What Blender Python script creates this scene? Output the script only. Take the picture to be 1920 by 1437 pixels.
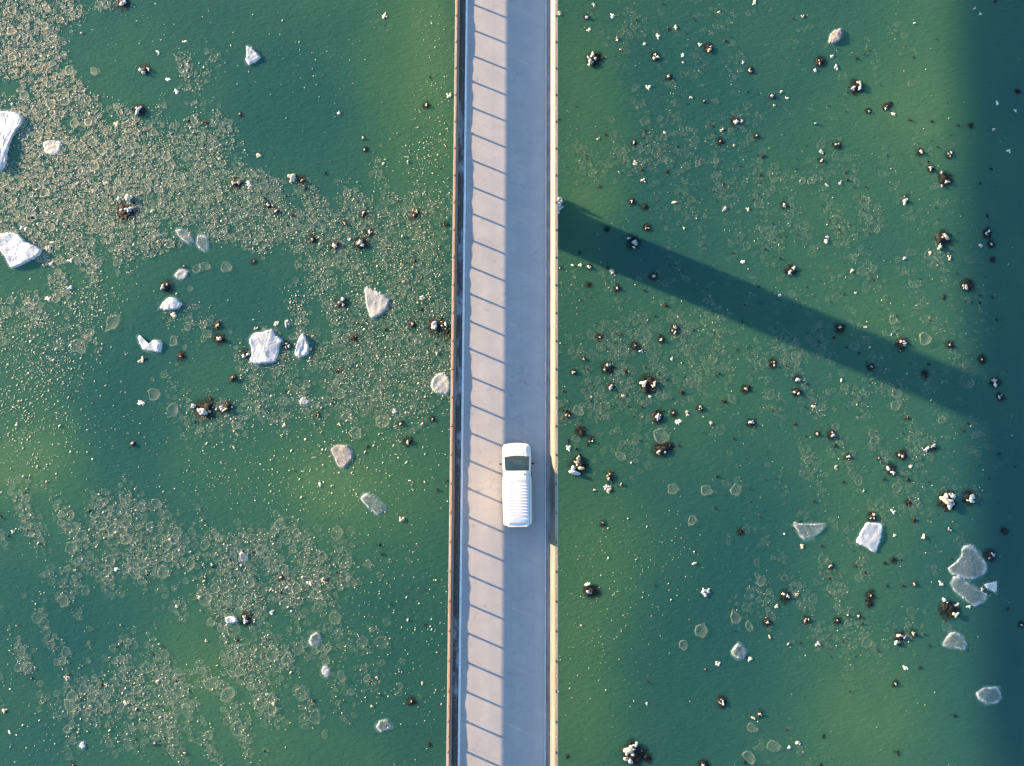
import bpy, math, random
import numpy as np
from mathutils import Vector, Matrix

# ------------------------------------------------------------------ set-up
scene = bpy.context.scene
for o in list(bpy.data.objects):
    bpy.data.objects.remove(o, do_unlink=True)
C = scene.collection
rng = np.random.default_rng(7)
random.seed(7)

PW, PH = 1920.0, 1437.0
FPX = 1400.0                       # focal length in photo pixels
TILT = math.radians(4.7)
YAW = 0.0050
DIST = 51.1                        # along the axis to the carriageway
H = 7.5                            # carriageway above the water
SUN_EL = math.radians(8.7)
SUN_AZ = math.radians(22.5)        # shadows fall to +x, turned this far towards -y

cam_data = bpy.data.cameras.new('camera')
cam = bpy.data.objects.new('camera', cam_data)
C.objects.link(cam)
cam_data.sensor_width = 36.0
cam_data.lens = 36.0 * FPX / PW
cam_data.clip_start = 1.0
cam_data.clip_end = 12000.0
cam.rotation_euler = (TILT, 0.0, YAW)
RM = np.array(Matrix.Rotation(YAW, 3, 'Z') @ Matrix.Rotation(TILT, 3, 'X'))
CAM = np.array([0.0, 0.0, H]) - DIST * (RM @ np.array([0, 0, -1.0]))
cam.location = CAM
scene.camera = cam

sun_dir = np.array([-math.cos(SUN_AZ) * math.cos(SUN_EL), math.sin(SUN_AZ) * math.cos(SUN_EL), math.sin(SUN_EL)])
world = bpy.data.worlds.new('World')
scene.world = world
world.use_nodes = True
wn = world.node_tree.nodes
sky = wn.new('ShaderNodeTexSky')
sky.sky_type = 'NISHITA'
sky.sun_disc = False
sky.sun_elevation = SUN_EL
sky.sun_rotation = math.atan2(sun_dir[0], sun_dir[1])
sky.altitude = 0
sky.air_density = 1.0
sky.dust_density = 0.3
sky.ozone_density = 2.4
bg = wn['Background']
world.node_tree.links.new(sky.outputs[0], bg.inputs[0])
bg.inputs[1].default_value = 0.100

ld = bpy.data.lights.new('sun', 'SUN')
ld.energy = 5.0
ld.angle = math.radians(0.9)
ld.color = (1.0, 0.70, 0.39)
sun = bpy.data.objects.new('sun', ld)
C.objects.link(sun)
sun.rotation_euler = Vector(sun_dir).to_track_quat('Z', 'Y').to_euler()
sun.location = (-60, 25, 40)

scene.view_settings.view_transform = 'Standard'
scene.view_settings.look = 'None'
scene.view_settings.exposure = 2.55
scene.view_settings.gamma = 1.0
scene.view_settings.use_curve_mapping = False
scene.render.engine = 'CYCLES'
scene.cycles.transparent_max_bounces = 16
scene.cycles.max_bounces = 6


def W(px, py, z=0.0):
    """world point on the level z that the photograph shows at (px, py)"""
    d = RM @ np.array([(px - PW / 2) / FPX, (PH / 2 - py) / FPX, -1.0])
    t = (z - CAM[2]) / d[2]
    return CAM + d * t


def to_photo(x, y, z=0.0):
    v = (np.stack([x, y, np.full_like(x, z)], -1) - CAM) @ RM
    return v[..., 0] / -v[..., 2] * FPX + PW / 2, PH / 2 - v[..., 1] / -v[..., 2] * FPX


MPP = 0.0417                       # metres per photo pixel on the water

# ------------------------------------------------------------------ materials
class NT:
    def __init__(s, name):
        s.m = bpy.data.materials.new(name)
        s.m.use_nodes = True
        s.n = s.m.node_tree.nodes
        s.l = s.m.node_tree.links
        s.b = s.n['Principled BSDF']
        s.out = s.n['Material Output']

    def add(s, t, **kw):
        n = s.n.new(t)
        for k, v in kw.items():
            setattr(n, k, v)
        return n

    def link(s, a, b):
        s.l.new(a, b)

    def coords(s, scale=(1, 1, 1), obj=False):
        tc = s.add('ShaderNodeTexCoord')
        mp = s.add('ShaderNodeMapping')
        mp.inputs['Scale'].default_value = scale
        if obj:
            s.link(tc.outputs['Object'], mp.inputs[0])
        else:
            g = s.add('ShaderNodeNewGeometry')
            s.link(g.outputs['Position'], mp.inputs[0])
        return mp.outputs[0]

    def noise(s, scale, detail=4, rough=0.55, vec=None, dist=0.0):
        n = s.add('ShaderNodeTexNoise')
        n.inputs['Scale'].default_value = scale
        n.inputs['Detail'].default_value = detail
        n.inputs['Roughness'].default_value = rough
        n.inputs['Distortion'].default_value = dist
        if vec is not None:
            s.link(vec, n.inputs['Vector'])
        return n.outputs['Fac']

    def ramp(s, fac, stops):
        r = s.add('ShaderNodeValToRGB')
        e = r.color_ramp.elements
        while len(e) < len(stops):
            e.new(0.5)
        for k, (p, c) in enumerate(stops):
            e[k].position = p
            e[k].color = (*c, 1) if len(c) == 3 else c
        s.link(fac, r.inputs[0])
        return r.outputs[0]

    def mix(s, fac, a, b, kind='MIX'):
        m = s.add('ShaderNodeMix', data_type='RGBA', blend_type=kind)
        for sock, v in ((m.inputs[0], fac), (m.inputs[6], a), (m.inputs[7], b)):
            if isinstance(v, (int, float)):
                sock.default_value = v
            elif isinstance(v, tuple):
                sock.default_value = (*v, 1)
            else:
                s.link(v, sock)
        return m.outputs[2]

    def math(s, op, a, b=0.0, clamp=False):
        m = s.add('ShaderNodeMath', operation=op, use_clamp=clamp)
        for sock, v in ((m.inputs[0], a), (m.inputs[1], b)):
            if isinstance(v, (int, float)):
                sock.default_value = v
            else:
                s.link(v, sock)
        return m.outputs[0]

    def attr(s, name):
        a = s.add('ShaderNodeAttribute', attribute_name=name)
        return a.outputs['Fac']

    def base(s, v):
        if isinstance(v, tuple):
            s.b.inputs['Base Color'].default_value = (*v, 1)
        else:
            s.link(v, s.b.inputs['Base Color'])

    def set(s, rough=0.6, spec=0.4, metal=0.0):
        s.b.inputs['Roughness'].default_value = rough
        s.b.inputs['Specular IOR Level'].default_value = spec
        s.b.inputs['Metallic'].default_value = metal

    def bump(s, h, strength=0.3, dist=0.02):
        b = s.add('ShaderNodeBump')
        b.inputs['Strength'].default_value = strength
        b.inputs['Distance'].default_value = dist
        s.link(h, b.inputs['Height'])
        s.link(b.outputs[0], s.b.inputs['Normal'])


def mat_simple(name, c1, c2, scale=6.0, rough=0.6, spec=0.4, metal=0.0, bump=0.0, stretch=(1, 1, 1), bdist=0.01):
    t = NT(name)
    v = t.coords(stretch)
    f = t.noise(scale, 6, 0.6, v)
    t.base(t.ramp(f, [(0.3, c1), (0.7, c2)]))
    t.set(rough, spec, metal)
    if bump:
        t.bump(t.noise(scale * 6, 4, 0.6, v), bump, bdist)
    return t.m


# water: silty glacial lagoon water, green where the silt is thick, teal where it is thin; painted glow and shade added
t = NT('lagoon_water')
v = t.coords()
sed_light = t.attr('silt')
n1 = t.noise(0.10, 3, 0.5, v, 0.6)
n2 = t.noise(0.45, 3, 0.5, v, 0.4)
sv = t.math('ADD', sed_light, t.math('MULTIPLY', t.math('SUBTRACT', n1, 0.5), 0.62))
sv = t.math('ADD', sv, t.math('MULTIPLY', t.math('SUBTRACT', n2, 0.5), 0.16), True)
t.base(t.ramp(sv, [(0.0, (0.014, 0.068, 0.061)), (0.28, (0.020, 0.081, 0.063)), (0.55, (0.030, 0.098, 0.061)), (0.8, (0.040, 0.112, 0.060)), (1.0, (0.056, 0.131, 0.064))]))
t.set(0.12, 0.5)
t.b.subsurface_method = 'BURLEY'
t.b.inputs['Subsurface Weight'].default_value = 0.6
t.b.inputs['Subsurface Radius'].default_value = (0.5, 1.0, 0.9)
t.b.inputs['Subsurface Scale'].default_value = 0.9
t.b.inputs['IOR'].default_value = 1.33
vr = t.coords((1.0, 2.3, 1.0))
mp = t.add('ShaderNodeMapping')
mp.inputs['Rotation'].default_value = (0, 0, math.radians(-38))
t.link(vr, mp.inputs[0])
rip = t.noise(1.9, 3, 0.5, mp.outputs[0], 0.8)
rip2 = t.noise(5.0, 2, 0.5, mp.outputs[0], 0.6)
t.bump(t.math('ADD', rip, t.math('MULTIPLY', rip2, 0.30)), 0.42, 0.08)
M_WATER = t.m

# asphalt
t = NT('asphalt')
v = t.coords()
vs = t.coords((1.0, 0.06, 1.0))
f1 = t.noise(0.9, 5, 0.6, v)
f2 = t.noise(60, 3, 0.7, v)
f3 = t.noise(1.6, 3, 0.5, vs)
f4 = t.noise(0.35, 4, 0.6, v, 0.5)
c = t.ramp(f2, [(0.2, (0.275, 0.262, 0.27)), (0.8, (0.40, 0.38, 0.38))])
c = t.mix(t.math('MULTIPLY', f3, 0.45), c, (0.30, 0.30, 0.315), 'MIX')
c = t.mix(t.ramp(f1, [(0.45, (0, 0, 0)), (0.75, (0.4, 0.4, 0.4))]), c, (0.45, 0.43, 0.42))
c = t.mix(t.ramp(f4, [(0.56, (0, 0, 0)), (0.66, (0.22, 0.22, 0.22))]), c, (0.24, 0.24, 0.26))
trk = t.ramp(t.noise(0.8, 2, 0.5, t.coords((1.6, 0.02, 1.0))), [(0.45, (0, 0, 0)), (0.62, (0.35, 0.35, 0.35))])
c = t.mix(trk, c, (0.27, 0.27, 0.28))
vo = t.add('ShaderNodeTexVoronoi', feature='DISTANCE_TO_EDGE')
vo.inputs['Scale'].default_value = 0.22
dv = t.add('ShaderNodeVectorMath', operation='ADD')
nz = t.add('ShaderNodeTexNoise')
nz.inputs['Scale'].default_value = 1.1
nz.inputs['Detail'].default_value = 5
t.link(v, nz.inputs['Vector'])
t.link(t.coords((0.35, 1.0, 1.0)), dv.inputs[0])
t.link(nz.outputs['Color'], dv.inputs[1])
t.link(dv.outputs[0], vo.inputs['Vector'])
ck = t.ramp(vo.outputs['Distance'], [(0.0, (0.3, 0.3, 0.3)), (0.007, (0, 0, 0))])
c = t.mix(ck, c, (0.16, 0.16, 0.17))
bl = t.ramp(t.noise(1.7, 2, 0.4, v), [(0.70, (0, 0, 0)), (0.74, (0.45, 0.45, 0.45))])
c = t.mix(bl, c, (0.20, 0.20, 0.21))
g = t.add('ShaderNodeNewGeometry')
sx = t.add('ShaderNodeSeparateXYZ')
t.link(g.outputs['Position'], sx.inputs[0])
edge = t.math('ADD', sx.outputs[0], t.math('MULTIPLY', f1, 0.8))
dust = t.ramp(t.math('MULTIPLY', t.math('SUBTRACT', edge, 0.9), 0.6, True), [(0.0, (0, 0, 0)), (1.0, (0.45, 0.45, 0.45))])
c = t.mix(dust, c, (0.46, 0.42, 0.40))
t.base(c)
t.set(0.85, 0.25)
t.bump(f2, 0.25, 0.006)
M_ASPH = t.m

# gutter: black volcanic grit with patches of grey ice
t = NT('gutter_grit')
v = t.coords((1, 0.35, 1))
v2 = t.coords()
f = t.noise(1.1, 5, 0.6, v)
f2 = t.noise(14, 4, 0.7, v2)
c = t.ramp(f2, [(0.35, (0.03, 0.03, 0.032)), (0.75, (0.14, 0.135, 0.135))])
c = t.mix(t.ramp(f, [(0.53, (0, 0, 0)), (0.63, (0.75, 0.75, 0.75))]), c, (0.32, 0.36, 0.40))
t.base(c)
t.set(0.8, 0.3)
t.bump(f2, 0.6, 0.03)
M_GRIT = t.m

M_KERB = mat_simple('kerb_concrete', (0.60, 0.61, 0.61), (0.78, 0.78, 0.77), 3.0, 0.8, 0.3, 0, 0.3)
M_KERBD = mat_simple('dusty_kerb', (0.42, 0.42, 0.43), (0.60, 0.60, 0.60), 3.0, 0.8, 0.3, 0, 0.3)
M_LEDGE = mat_simple('dusty_concrete', (0.20, 0.17, 0.16), (0.36, 0.33, 0.32), 2.2, 0.9, 0.2, 0, 0.4, (1, 0.4, 1))
M_CONC = mat_simple('pier_concrete', (0.26, 0.25, 0.24), (0.40, 0.39, 0.37), 1.4, 0.9, 0.3, 0, 0.3)
M_PANEL = mat_simple('galvanised_panel', (0.105, 0.094, 0.080), (0.155, 0.142, 0.122), 2.0, 0.55, 0.4, 0.0, 0.05, (1, 0.3, 1))
M_CAP = mat_simple('rusty_rail_cap', (0.42, 0.22, 0.13), (0.52, 0.34, 0.25), 2.6, 0.7, 0.3, 0, 0.1, (1, 0.2, 1))
M_CAPD = mat_simple('weathered_rail_cap', (0.26, 0.19, 0.15), (0.38, 0.31, 0.26), 2.6, 0.7, 0.3, 0, 0.1, (1, 0.2, 1))
M_LIP = mat_simple('galvanised_lip', (0.42, 0.38, 0.30), (0.55, 0.50, 0.40), 2.0, 0.5, 0.4)
M_POST = mat_simple('weathered_steel', (0.22, 0.21, 0.21), (0.34, 0.32, 0.31), 4.0, 0.6, 0.4)
M_BRACK = mat_simple('dark_bracket_steel', (0.06, 0.055, 0.05), (0.12, 0.10, 0.09), 9.0, 0.6, 0.4)
M_GIRD = mat_simple('girder_steel', (0.14, 0.15, 0.15), (0.22, 0.21, 0.20), 1.5, 0.6, 0.4)

# ice
def ice_mat(name, c1, c2, c3, rough, alpha=None, sc=2.6, bump=0.8):
    t = NT(name)
    v = t.coords()
    f = t.noise(sc, 6, 0.65, v, 0.3)
    big = t.noise(0.7, 3, 0.6, v, 0.5)
    g2 = t.noise(sc * 7, 4, 0.7, v)
    c = t.ramp(f, [(0.3, c1), (0.55, c2), (0.75, c3)])
    c = t.mix(t.ramp(g2, [(0.5, (0, 0, 0)), (0.75, (0.5, 0.5, 0.5))]), c, c3)
    vo = t.add('ShaderNodeTexVoronoi', feature='DISTANCE_TO_EDGE')
    vo.inputs['Scale'].default_value = 0.9
    dv = t.add('ShaderNodeVectorMath', operation='ADD')
    nz = t.add('ShaderNodeTexNoise')
    nz.inputs['Scale'].default_value = 2.0
    t.link(v, nz.inputs['Vector'])
    t.link(v, dv.inputs[0])
    t.link(nz.outputs['Color'], dv.inputs[1])
    t.link(dv.outputs[0], vo.inputs['Vector'])
    c = t.mix(t.ramp(big, [(0.42, (0, 0, 0)), (0.62, (0.55, 0.55, 0.55))]), c, c1)
    ck = t.ramp(vo.outputs['Distance'], [(0.0, (0.6, 0.6, 0.6)), (0.035, (0, 0, 0))])
    c = t.mix(ck, c, c1)
    t.base(c)
    t.set(rough, 0.4)
    t.bump(t.math('ADD', f, t.math('MULTIPLY', g2, 0.4)), bump, 0.06)
    if alpha:
        rim = t.attr('rim')
        spk = t.ramp(g2, [(0.5, (0, 0, 0)), (0.72, (1, 1, 1))])
        rimn = t.math('MULTIPLY', rim, t.ramp(f, [(0.38, (0.15, 0.15, 0.15)), (0.62, (1, 1, 1))]))
        a = t.math('ADD', alpha, t.math('MULTIPLY', t.math('MAXIMUM', rimn, t.math('MULTIPLY', spk, 0.6)), 0.72), True)
        t.link(a, t.b.inputs['Alpha'])
    return t.m


M_SNOW = ice_mat('white_ice', (0.30, 0.34, 0.38), (0.43, 0.46, 0.50), (0.57, 0.59, 0.61), 0.55, None, 2.6, .5)
M_GREY = ice_mat('grey_ice', (0.30, 0.31, 0.30), (0.38, 0.38, 0.36), (0.50, 0.49, 0.46), 0.5, None, 2.6, .4)
M_DIRTY = ice_mat('dirty_ice', (0.13, 0.12, 0.11), (0.30, 0.29, 0.27), (0.50, 0.48, 0.43), 0.6)
M_CLEAR = ice_mat('clear_ice', (0.27, 0.33, 0.36), (0.36, 0.42, 0.45), (0.55, 0.60, 0.63), 0.4, 0.22, 1.8, .5)
M_TAN = mat_simple('silty_slush', (0.34, 0.28, 0.22), (0.66, 0.58, 0.48), 7.0, 0.7, 0.3, 0, 0.5, bdist=0.04)
M_CRUST = mat_simple('frosted_slush', (0.45, 0.47, 0.45), (0.76, 0.75, 0.70), 8.0, 0.6, 0.3, 0, 0.5, bdist=0.04)
M_BLACK = mat_simple('black_volcanic_grit', (0.004, 0.004, 0.005), (0.020, 0.017, 0.016), 9.0, 0.8, 0.25, 0, 0.8, bdist=0.04)
M_BROWN = mat_simple('brown_silt', (0.008, 0.007, 0.006), (0.030, 0.025, 0.022), 9.0, 0.85, 0.2, 0, 0.8, bdist=0.04)

t = NT('pancake_ice')
v = t.coords()
rim = t.attr('rim')
cov = t.attr('cover')
g1 = t.noise(9, 5, 0.7, v)
g2 = t.noise(26, 3, 0.7, v)
pc = t.ramp(g1, [(0.3, (0.26, 0.31, 0.26)), (0.55, (0.48, 0.52, 0.43)), (0.8, (0.76, 0.76, 0.64))])
t.base(t.mix(t.ramp(cov, [(0.35, (0, 0, 0)), (0.85, (0.75, 0.75, 0.75))]), pc, t.ramp(g1, [(0.3, (0.36, 0.31, 0.18)), (0.55, (0.60, 0.51, 0.30)), (0.8, (0.80, 0.70, 0.48))])))
t.set(0.5, 0.4)
spk = t.ramp(g2, [(0.46, (0, 0, 0)), (0.70, (1, 1, 1))])
gb = t.noise(5.5, 4, 0.7, v)
rr = t.math('MULTIPLY', rim, t.math('ADD', -0.75, t.math('MULTIPLY', gb, 3.0), True), True)
a = t.math('ADD', t.math('SUBTRACT', 0.26, t.math('MULTIPLY', cov, 0.18)), t.math('MAXIMUM', t.math('MULTIPLY', spk, 0.50), t.math('MULTIPLY', rr, t.math('ADD', 0.45, t.math('MULTIPLY', cov, 0.45)))))
t.link(t.math('MULTIPLY', a, cov, True), t.b.inputs['Alpha'])
t.bump(g2, 0.8, 0.05)
M_PAN = t.m

M_FLECK = mat_simple('ice_crumb', (0.38, 0.39, 0.33), (0.70, 0.69, 0.60), 3.0, 0.5, 0.4)

# van
def paint(name, col, rough, spec=0.5, coat=0.0, metal=0.0):
    t = NT(name)
    v = t.coords((1, 1, 1), True)
    f = t.noise(3.0, 5, 0.6, v)
    c1 = tuple(x * 0.93 for x in col)
    t.base(t.ramp(f, [(0.35, c1), (0.65, col)]))
    t.set(rough, spec, metal)
    t.b.inputs['Coat Weight'].default_value = coat
    return t.m


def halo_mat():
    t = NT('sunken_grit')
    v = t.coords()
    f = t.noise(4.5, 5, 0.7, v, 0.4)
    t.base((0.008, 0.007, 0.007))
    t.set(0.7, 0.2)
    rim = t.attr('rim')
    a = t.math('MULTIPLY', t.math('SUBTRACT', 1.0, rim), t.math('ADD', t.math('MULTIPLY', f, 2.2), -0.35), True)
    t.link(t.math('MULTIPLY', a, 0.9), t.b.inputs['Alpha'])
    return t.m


def sunken_ice_mat():
    t = NT('sunken_ice')
    v = t.coords()
    f = t.noise(3.0, 4, 0.6, v, 0.4)
    t.base((0.20, 0.38, 0.36))
    t.set(0.3, 0.3)
    t.link(t.math('MULTIPLY', t.math('MULTIPLY', t.attr('rim'), t.math('ADD', f, 0.15), True), 0.55), t.b.inputs['Alpha'])
    return t.m


M_SUNK = sunken_ice_mat()
M_HALO = halo_mat()


M_VAN = paint('white_van_paint', (0.60, 0.60, 0.605), 0.35, 0.5, 0.2)
M_GLASS = paint('dark_glass', (0.008, 0.016, 0.020), 0.05, 0.5, 0.0)
M_DASH = paint('brown_dashboard', (0.10, 0.075, 0.06), 0.8)
M_WIND = paint('tinted_windscreen', (0.010, 0.028, 0.040), 0.05, 0.6, 0.0)
M_WIND.node_tree.nodes['Principled BSDF'].inputs['Alpha'].default_value = 0.7
M_TRIM = paint('black_trim', (0.02, 0.02, 0.022), 0.6)
M_SEAM = paint('grey_sealant', (0.30, 0.33, 0.37), 0.6)
M_TYRE = paint('tyre_rubber', (0.015, 0.015, 0.016), 0.85)
M_RIM = paint('wheel_rim_steel', (0.45, 0.46, 0.47), 0.35, 0.5, 0, 0.7)
M_RED = paint('red_lamp_lens', (0.12, 0.012, 0.012), 0.2, 0.5, 0.4)
M_LENS = paint('clear_lamp_lens', (0.60, 0.62, 0.64), 0.12, 0.6, 0.5)
M_PLATE = paint('plate_white', (0.7, 0.7, 0.68), 0.4)
M_CLOTH = paint('seat_cloth', (0.05, 0.05, 0.055), 0.9)

# ------------------------------------------------------------------ mesh helpers
class MB:
    def __init__(s):
        s.v, s.f = [], []

    def add(s, vs, fs):
        o = len(s.v)
        s.v += [tuple(p) for p in vs]
        s.f += [tuple(i + o for i in f) for f in fs]

    def box(s, x0, x1, y0, y1, z0, z1):
        s.add([(x0, y0, z0), (x1, y0, z0), (x1, y1, z0), (x0, y1, z0), (x0, y0, z1), (x1, y0, z1), (x1, y1, z1), (x0, y1, z1)],
              [(3, 2, 1, 0), (4, 5, 6, 7), (0, 1, 5, 4), (1, 2, 6, 5), (2, 3, 7, 6), (3, 0, 4, 7)])

    def bbox(s, x0, x1, y0, y1, z0, z1, b):
        """box whose top edges are bevelled"""
        s.add([(x0, y0, z0), (x1, y0, z0), (x1, y1, z0), (x0, y1, z0),
               (x0, y0, z1 - b), (x1, y0, z1 - b), (x1, y1, z1 - b), (x0, y1, z1 - b),
               (x0 + b, y0 + b, z1), (x1 - b, y0 + b, z1), (x1 - b, y1 - b, z1), (x0 + b, y1 - b, z1)],
              [(3, 2, 1, 0), (0, 1, 5, 4), (1, 2, 6, 5), (2, 3, 7, 6), (3, 0, 4, 7),
               (4, 5, 9, 8), (5, 6, 10, 9), (6, 7, 11, 10), (7, 4, 8, 11), (8, 9, 10, 11)])

    def strip(s, prof, y0, y1, ny=1, wob=None):
        """closed profile [(x,z)] swept along y"""
        n = len(prof)
        vs, fs = [], []
        for j in range(ny + 1):
            y = y0 + (y1 - y0) * j / ny
            for (x, z) in prof:
                vs.append((x, y, z + (wob(y, x, z) if wob else 0)))
        for j in range(ny):
            for i in range(n):
                k = (i + 1) % n
                fs.append((j * n + i, j * n + k, (j + 1) * n + k, (j + 1) * n + i))
        fs.append(tuple(range(n - 1, -1, -1)))
        fs.append(tuple(ny * n + i for i in range(n)))
        s.add(vs, fs)

    def lathe(s, prof, c, n=20, axis='x'):
        vs, fs = [], []
        for (a, r) in prof:
            for k in range(n):
                t = 2 * math.pi * k / n
                p = (a, r * math.cos(t), r * math.sin(t)) if axis == 'x' else (r * math.cos(t), r * math.sin(t), a)
                vs.append((p[0] + c[0], p[1] + c[1], p[2] + c[2]))
        m = len(prof)
        for i in range(m - 1):
            for k in range(n):
                q = (k + 1) % n
                fs.append((i * n + k, i * n + q, (i + 1) * n + q, (i + 1) * n + k))
        fs.append(tuple(range(n)))
        fs.append(tuple((m - 1) * n + k for k in range(n - 1, -1, -1)))
        s.add(vs, fs)

    def mesh(s, name, mat, smooth=False):
        me = bpy.data.meshes.new(name)
        me.from_pydata(s.v, [], s.f)
        me.materials.append(mat)
        if smooth:
            me.polygons.foreach_set('use_smooth', [True] * len(me.polygons))
        me.update()
        return me

    def build(s, name, mat, parent=None, loc=None, smooth=False):
        return link(name, s.mesh(name, mat, smooth), parent, loc)


def link(name, me, parent=None, loc=None):
    o = bpy.data.objects.new(name, me)
    C.objects.link(o)
    if parent is not None:
        o.parent = parent
    if loc is not None:
        o.location = loc
    return o


def tag(o, label=None, cat=None, group=None, kind=None):
    if label: o['label'] = label
    if cat: o['category'] = cat
    if group: o['group'] = group
    if kind: o['kind'] = kind
    return o


def empty(name, loc, rz=0.0):
    o = bpy.data.objects.new(name, None)
    C.objects.link(o)
    o.location = loc
    o.rotation_euler = (0, 0, rz)
    o.empty_display_size = 0.3
    return o


def np_mesh(name, verts, faces, mat, attrs=None, smooth=False):
    """verts (n,3), faces (m,k) numpy"""
    me = bpy.data.meshes.new(name)
    n, (m, k) = len(verts), faces.shape
    me.vertices.add(n)
    me.vertices.foreach_set('co', np.asarray(verts, np.float32).ravel())
    me.loops.add(m * k)
    me.loops.foreach_set('vertex_index', faces.astype(np.int32).ravel())
    me.polygons.add(m)
    me.polygons.foreach_set('loop_start', np.arange(0, m * k, k, dtype=np.int32))
    if smooth:
        me.polygons.foreach_set('use_smooth', np.ones(m, bool))
    me.update(calc_edges=True)
    me.materials.append(mat)
    for an, val in (attrs or {}).items():
        a = me.attributes.new(an, 'FLOAT', 'POINT')
        a.data.foreach_set('value', np.asarray(val, np.float32))
    return me


def blobs(px, py, rows):
    """soft sum of tilted ellipses (cx, cy, rx, ry, angle, weight) in photo coordinates"""
    s = np.zeros_like(px)
    for cx, cy, rx, ry, an, w in rows:
        a = math.radians(an)
        dx, dy = px - cx, py - cy
        u = (dx * math.cos(a) + dy * math.sin(a)) / rx
        q = (-dx * math.sin(a) + dy * math.cos(a)) / ry
        s = s + w * np.exp(-(u * u + q * q) ** 1.3)
    return s


# ------------------------------------------------------------------ water
def axis_coords(lo, hi, step, far):
    mid = list(np.arange(lo, hi + 1e-6, step))
    d, out = step, []
    x = 0.0
    while x < far:
        d *= 1.35
        x += d
        out.append(x)
    return np.array([lo - x for x in reversed(out)] + mid + [hi + x for x in out])


SILT_LIGHT = [(30, 870, 110, 60, -20, .30), (20, 640, 60, 120, 0, .22), (620, 905, 80, 60, 0, .22), (820, 130, 50, 200, 0, .18), (780, 150, 110, 300, 0, .42), (650, 900, 170, 130, 0, .50), (380, 1270, 180, 130, 20, .42), (40, 850, 150, 100, 0, .36), (130, 400, 260, 260, 0, .18),  # first two blobs, at the left edge, paint a golden glow into the colour
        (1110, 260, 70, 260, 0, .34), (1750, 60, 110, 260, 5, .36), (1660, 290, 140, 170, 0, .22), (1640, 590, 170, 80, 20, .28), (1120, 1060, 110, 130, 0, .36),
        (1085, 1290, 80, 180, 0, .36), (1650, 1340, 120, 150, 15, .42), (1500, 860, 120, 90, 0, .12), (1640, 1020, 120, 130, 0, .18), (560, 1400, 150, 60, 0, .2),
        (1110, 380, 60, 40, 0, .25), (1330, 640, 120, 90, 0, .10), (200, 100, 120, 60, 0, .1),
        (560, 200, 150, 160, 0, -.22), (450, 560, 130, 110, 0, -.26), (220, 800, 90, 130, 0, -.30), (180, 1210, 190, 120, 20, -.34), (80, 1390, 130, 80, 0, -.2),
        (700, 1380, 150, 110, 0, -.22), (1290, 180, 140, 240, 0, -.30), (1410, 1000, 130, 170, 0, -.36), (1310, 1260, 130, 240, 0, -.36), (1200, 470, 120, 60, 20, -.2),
        (1870, 1100, 170, 420, 0, -.26), (1500, 400, 90, 120, 0, .05), (740, 1180, 100, 130, 0, -.16), (30, 540, 70, 50, 0, -.1), (280, 650, 90, 90, 0, -.2)]  # first blob paints the deck shadow's soft bluish edge into the colour
gx = axis_coords(-48, 48, 0.75, 5000)
gy = axis_coords(-40, 44, 0.75, 5000)
X, Y = np.meshgrid(gx, gy)
px, py = to_photo(X, Y)
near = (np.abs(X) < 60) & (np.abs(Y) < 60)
silt = np.where(near, 0.42 + blobs(np.where(near, px, 0), np.where(near, py, 0), SILT_LIGHT), 0.42)  # silt plus the painted glow at left and shade at right
nxx, nyy = len(gx), len(gy)
idx = np.arange(nxx * nyy).reshape(nyy, nxx)
faces = np.stack([idx[:-1, :-1], idx[:-1, 1:], idx[1:, 1:], idx[1:, :-1]], -1).reshape(-1, 4)
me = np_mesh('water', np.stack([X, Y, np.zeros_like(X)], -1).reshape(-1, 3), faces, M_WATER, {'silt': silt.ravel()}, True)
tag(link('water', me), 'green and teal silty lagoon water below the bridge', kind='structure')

# ------------------------------------------------------------------ bridge
XL_CAP0, XL_CAP1, XL_PAN = -4.10, -3.93, -3.835
XR_PAN, XR_CAP0, XR_CAP1 = 2.62, 2.88, 3.06
ROAD0, ROAD1 = -3.30, 2.25
Y0, Y1 = -75.0, 100.0
P0 = W(1043, 30, H + 1.1)[1]
SP = 1.905                                   # post spacing
ZB, ZT = 0.575, 1.13                          # foot and top of the rail panels

bridge = empty('bridge', (0, 0, 0))
tag(bridge, 'narrow straight single lane road bridge crossing the icy water', 'bridge')
m = MB()
m.strip([(-4.12, H - 0.35), (3.08, H - 0.35), (3.08, H - 0.004), (-4.12, H - 0.004)], Y0, Y1)
m.build('deck', M_LEDGE, bridge)
for gxp in (-2.75, 1.75):
    m = MB()
    m.strip([(gxp - .26, H - 1.05), (gxp + .26, H - 1.05), (gxp + .26, H - 1.01), (gxp + .02, H - .98), (gxp + .02, H - .352), (gxp - .02, H - .352), (gxp - .02, H - .98), (gxp - .26, H - 1.01)], Y0, Y1)
    m.build('girder', M_GIRD, bridge)
m = MB()
m.box(-2.72, 1.72, -0.06, 0.06, H - .95, H - 0.45)
cross = m.mesh('cross_beam', M_GIRD)
y = -70
while y < 98:
    link('cross_beam', cross, bridge, (0, y, 0))
    y += 6.0
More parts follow.
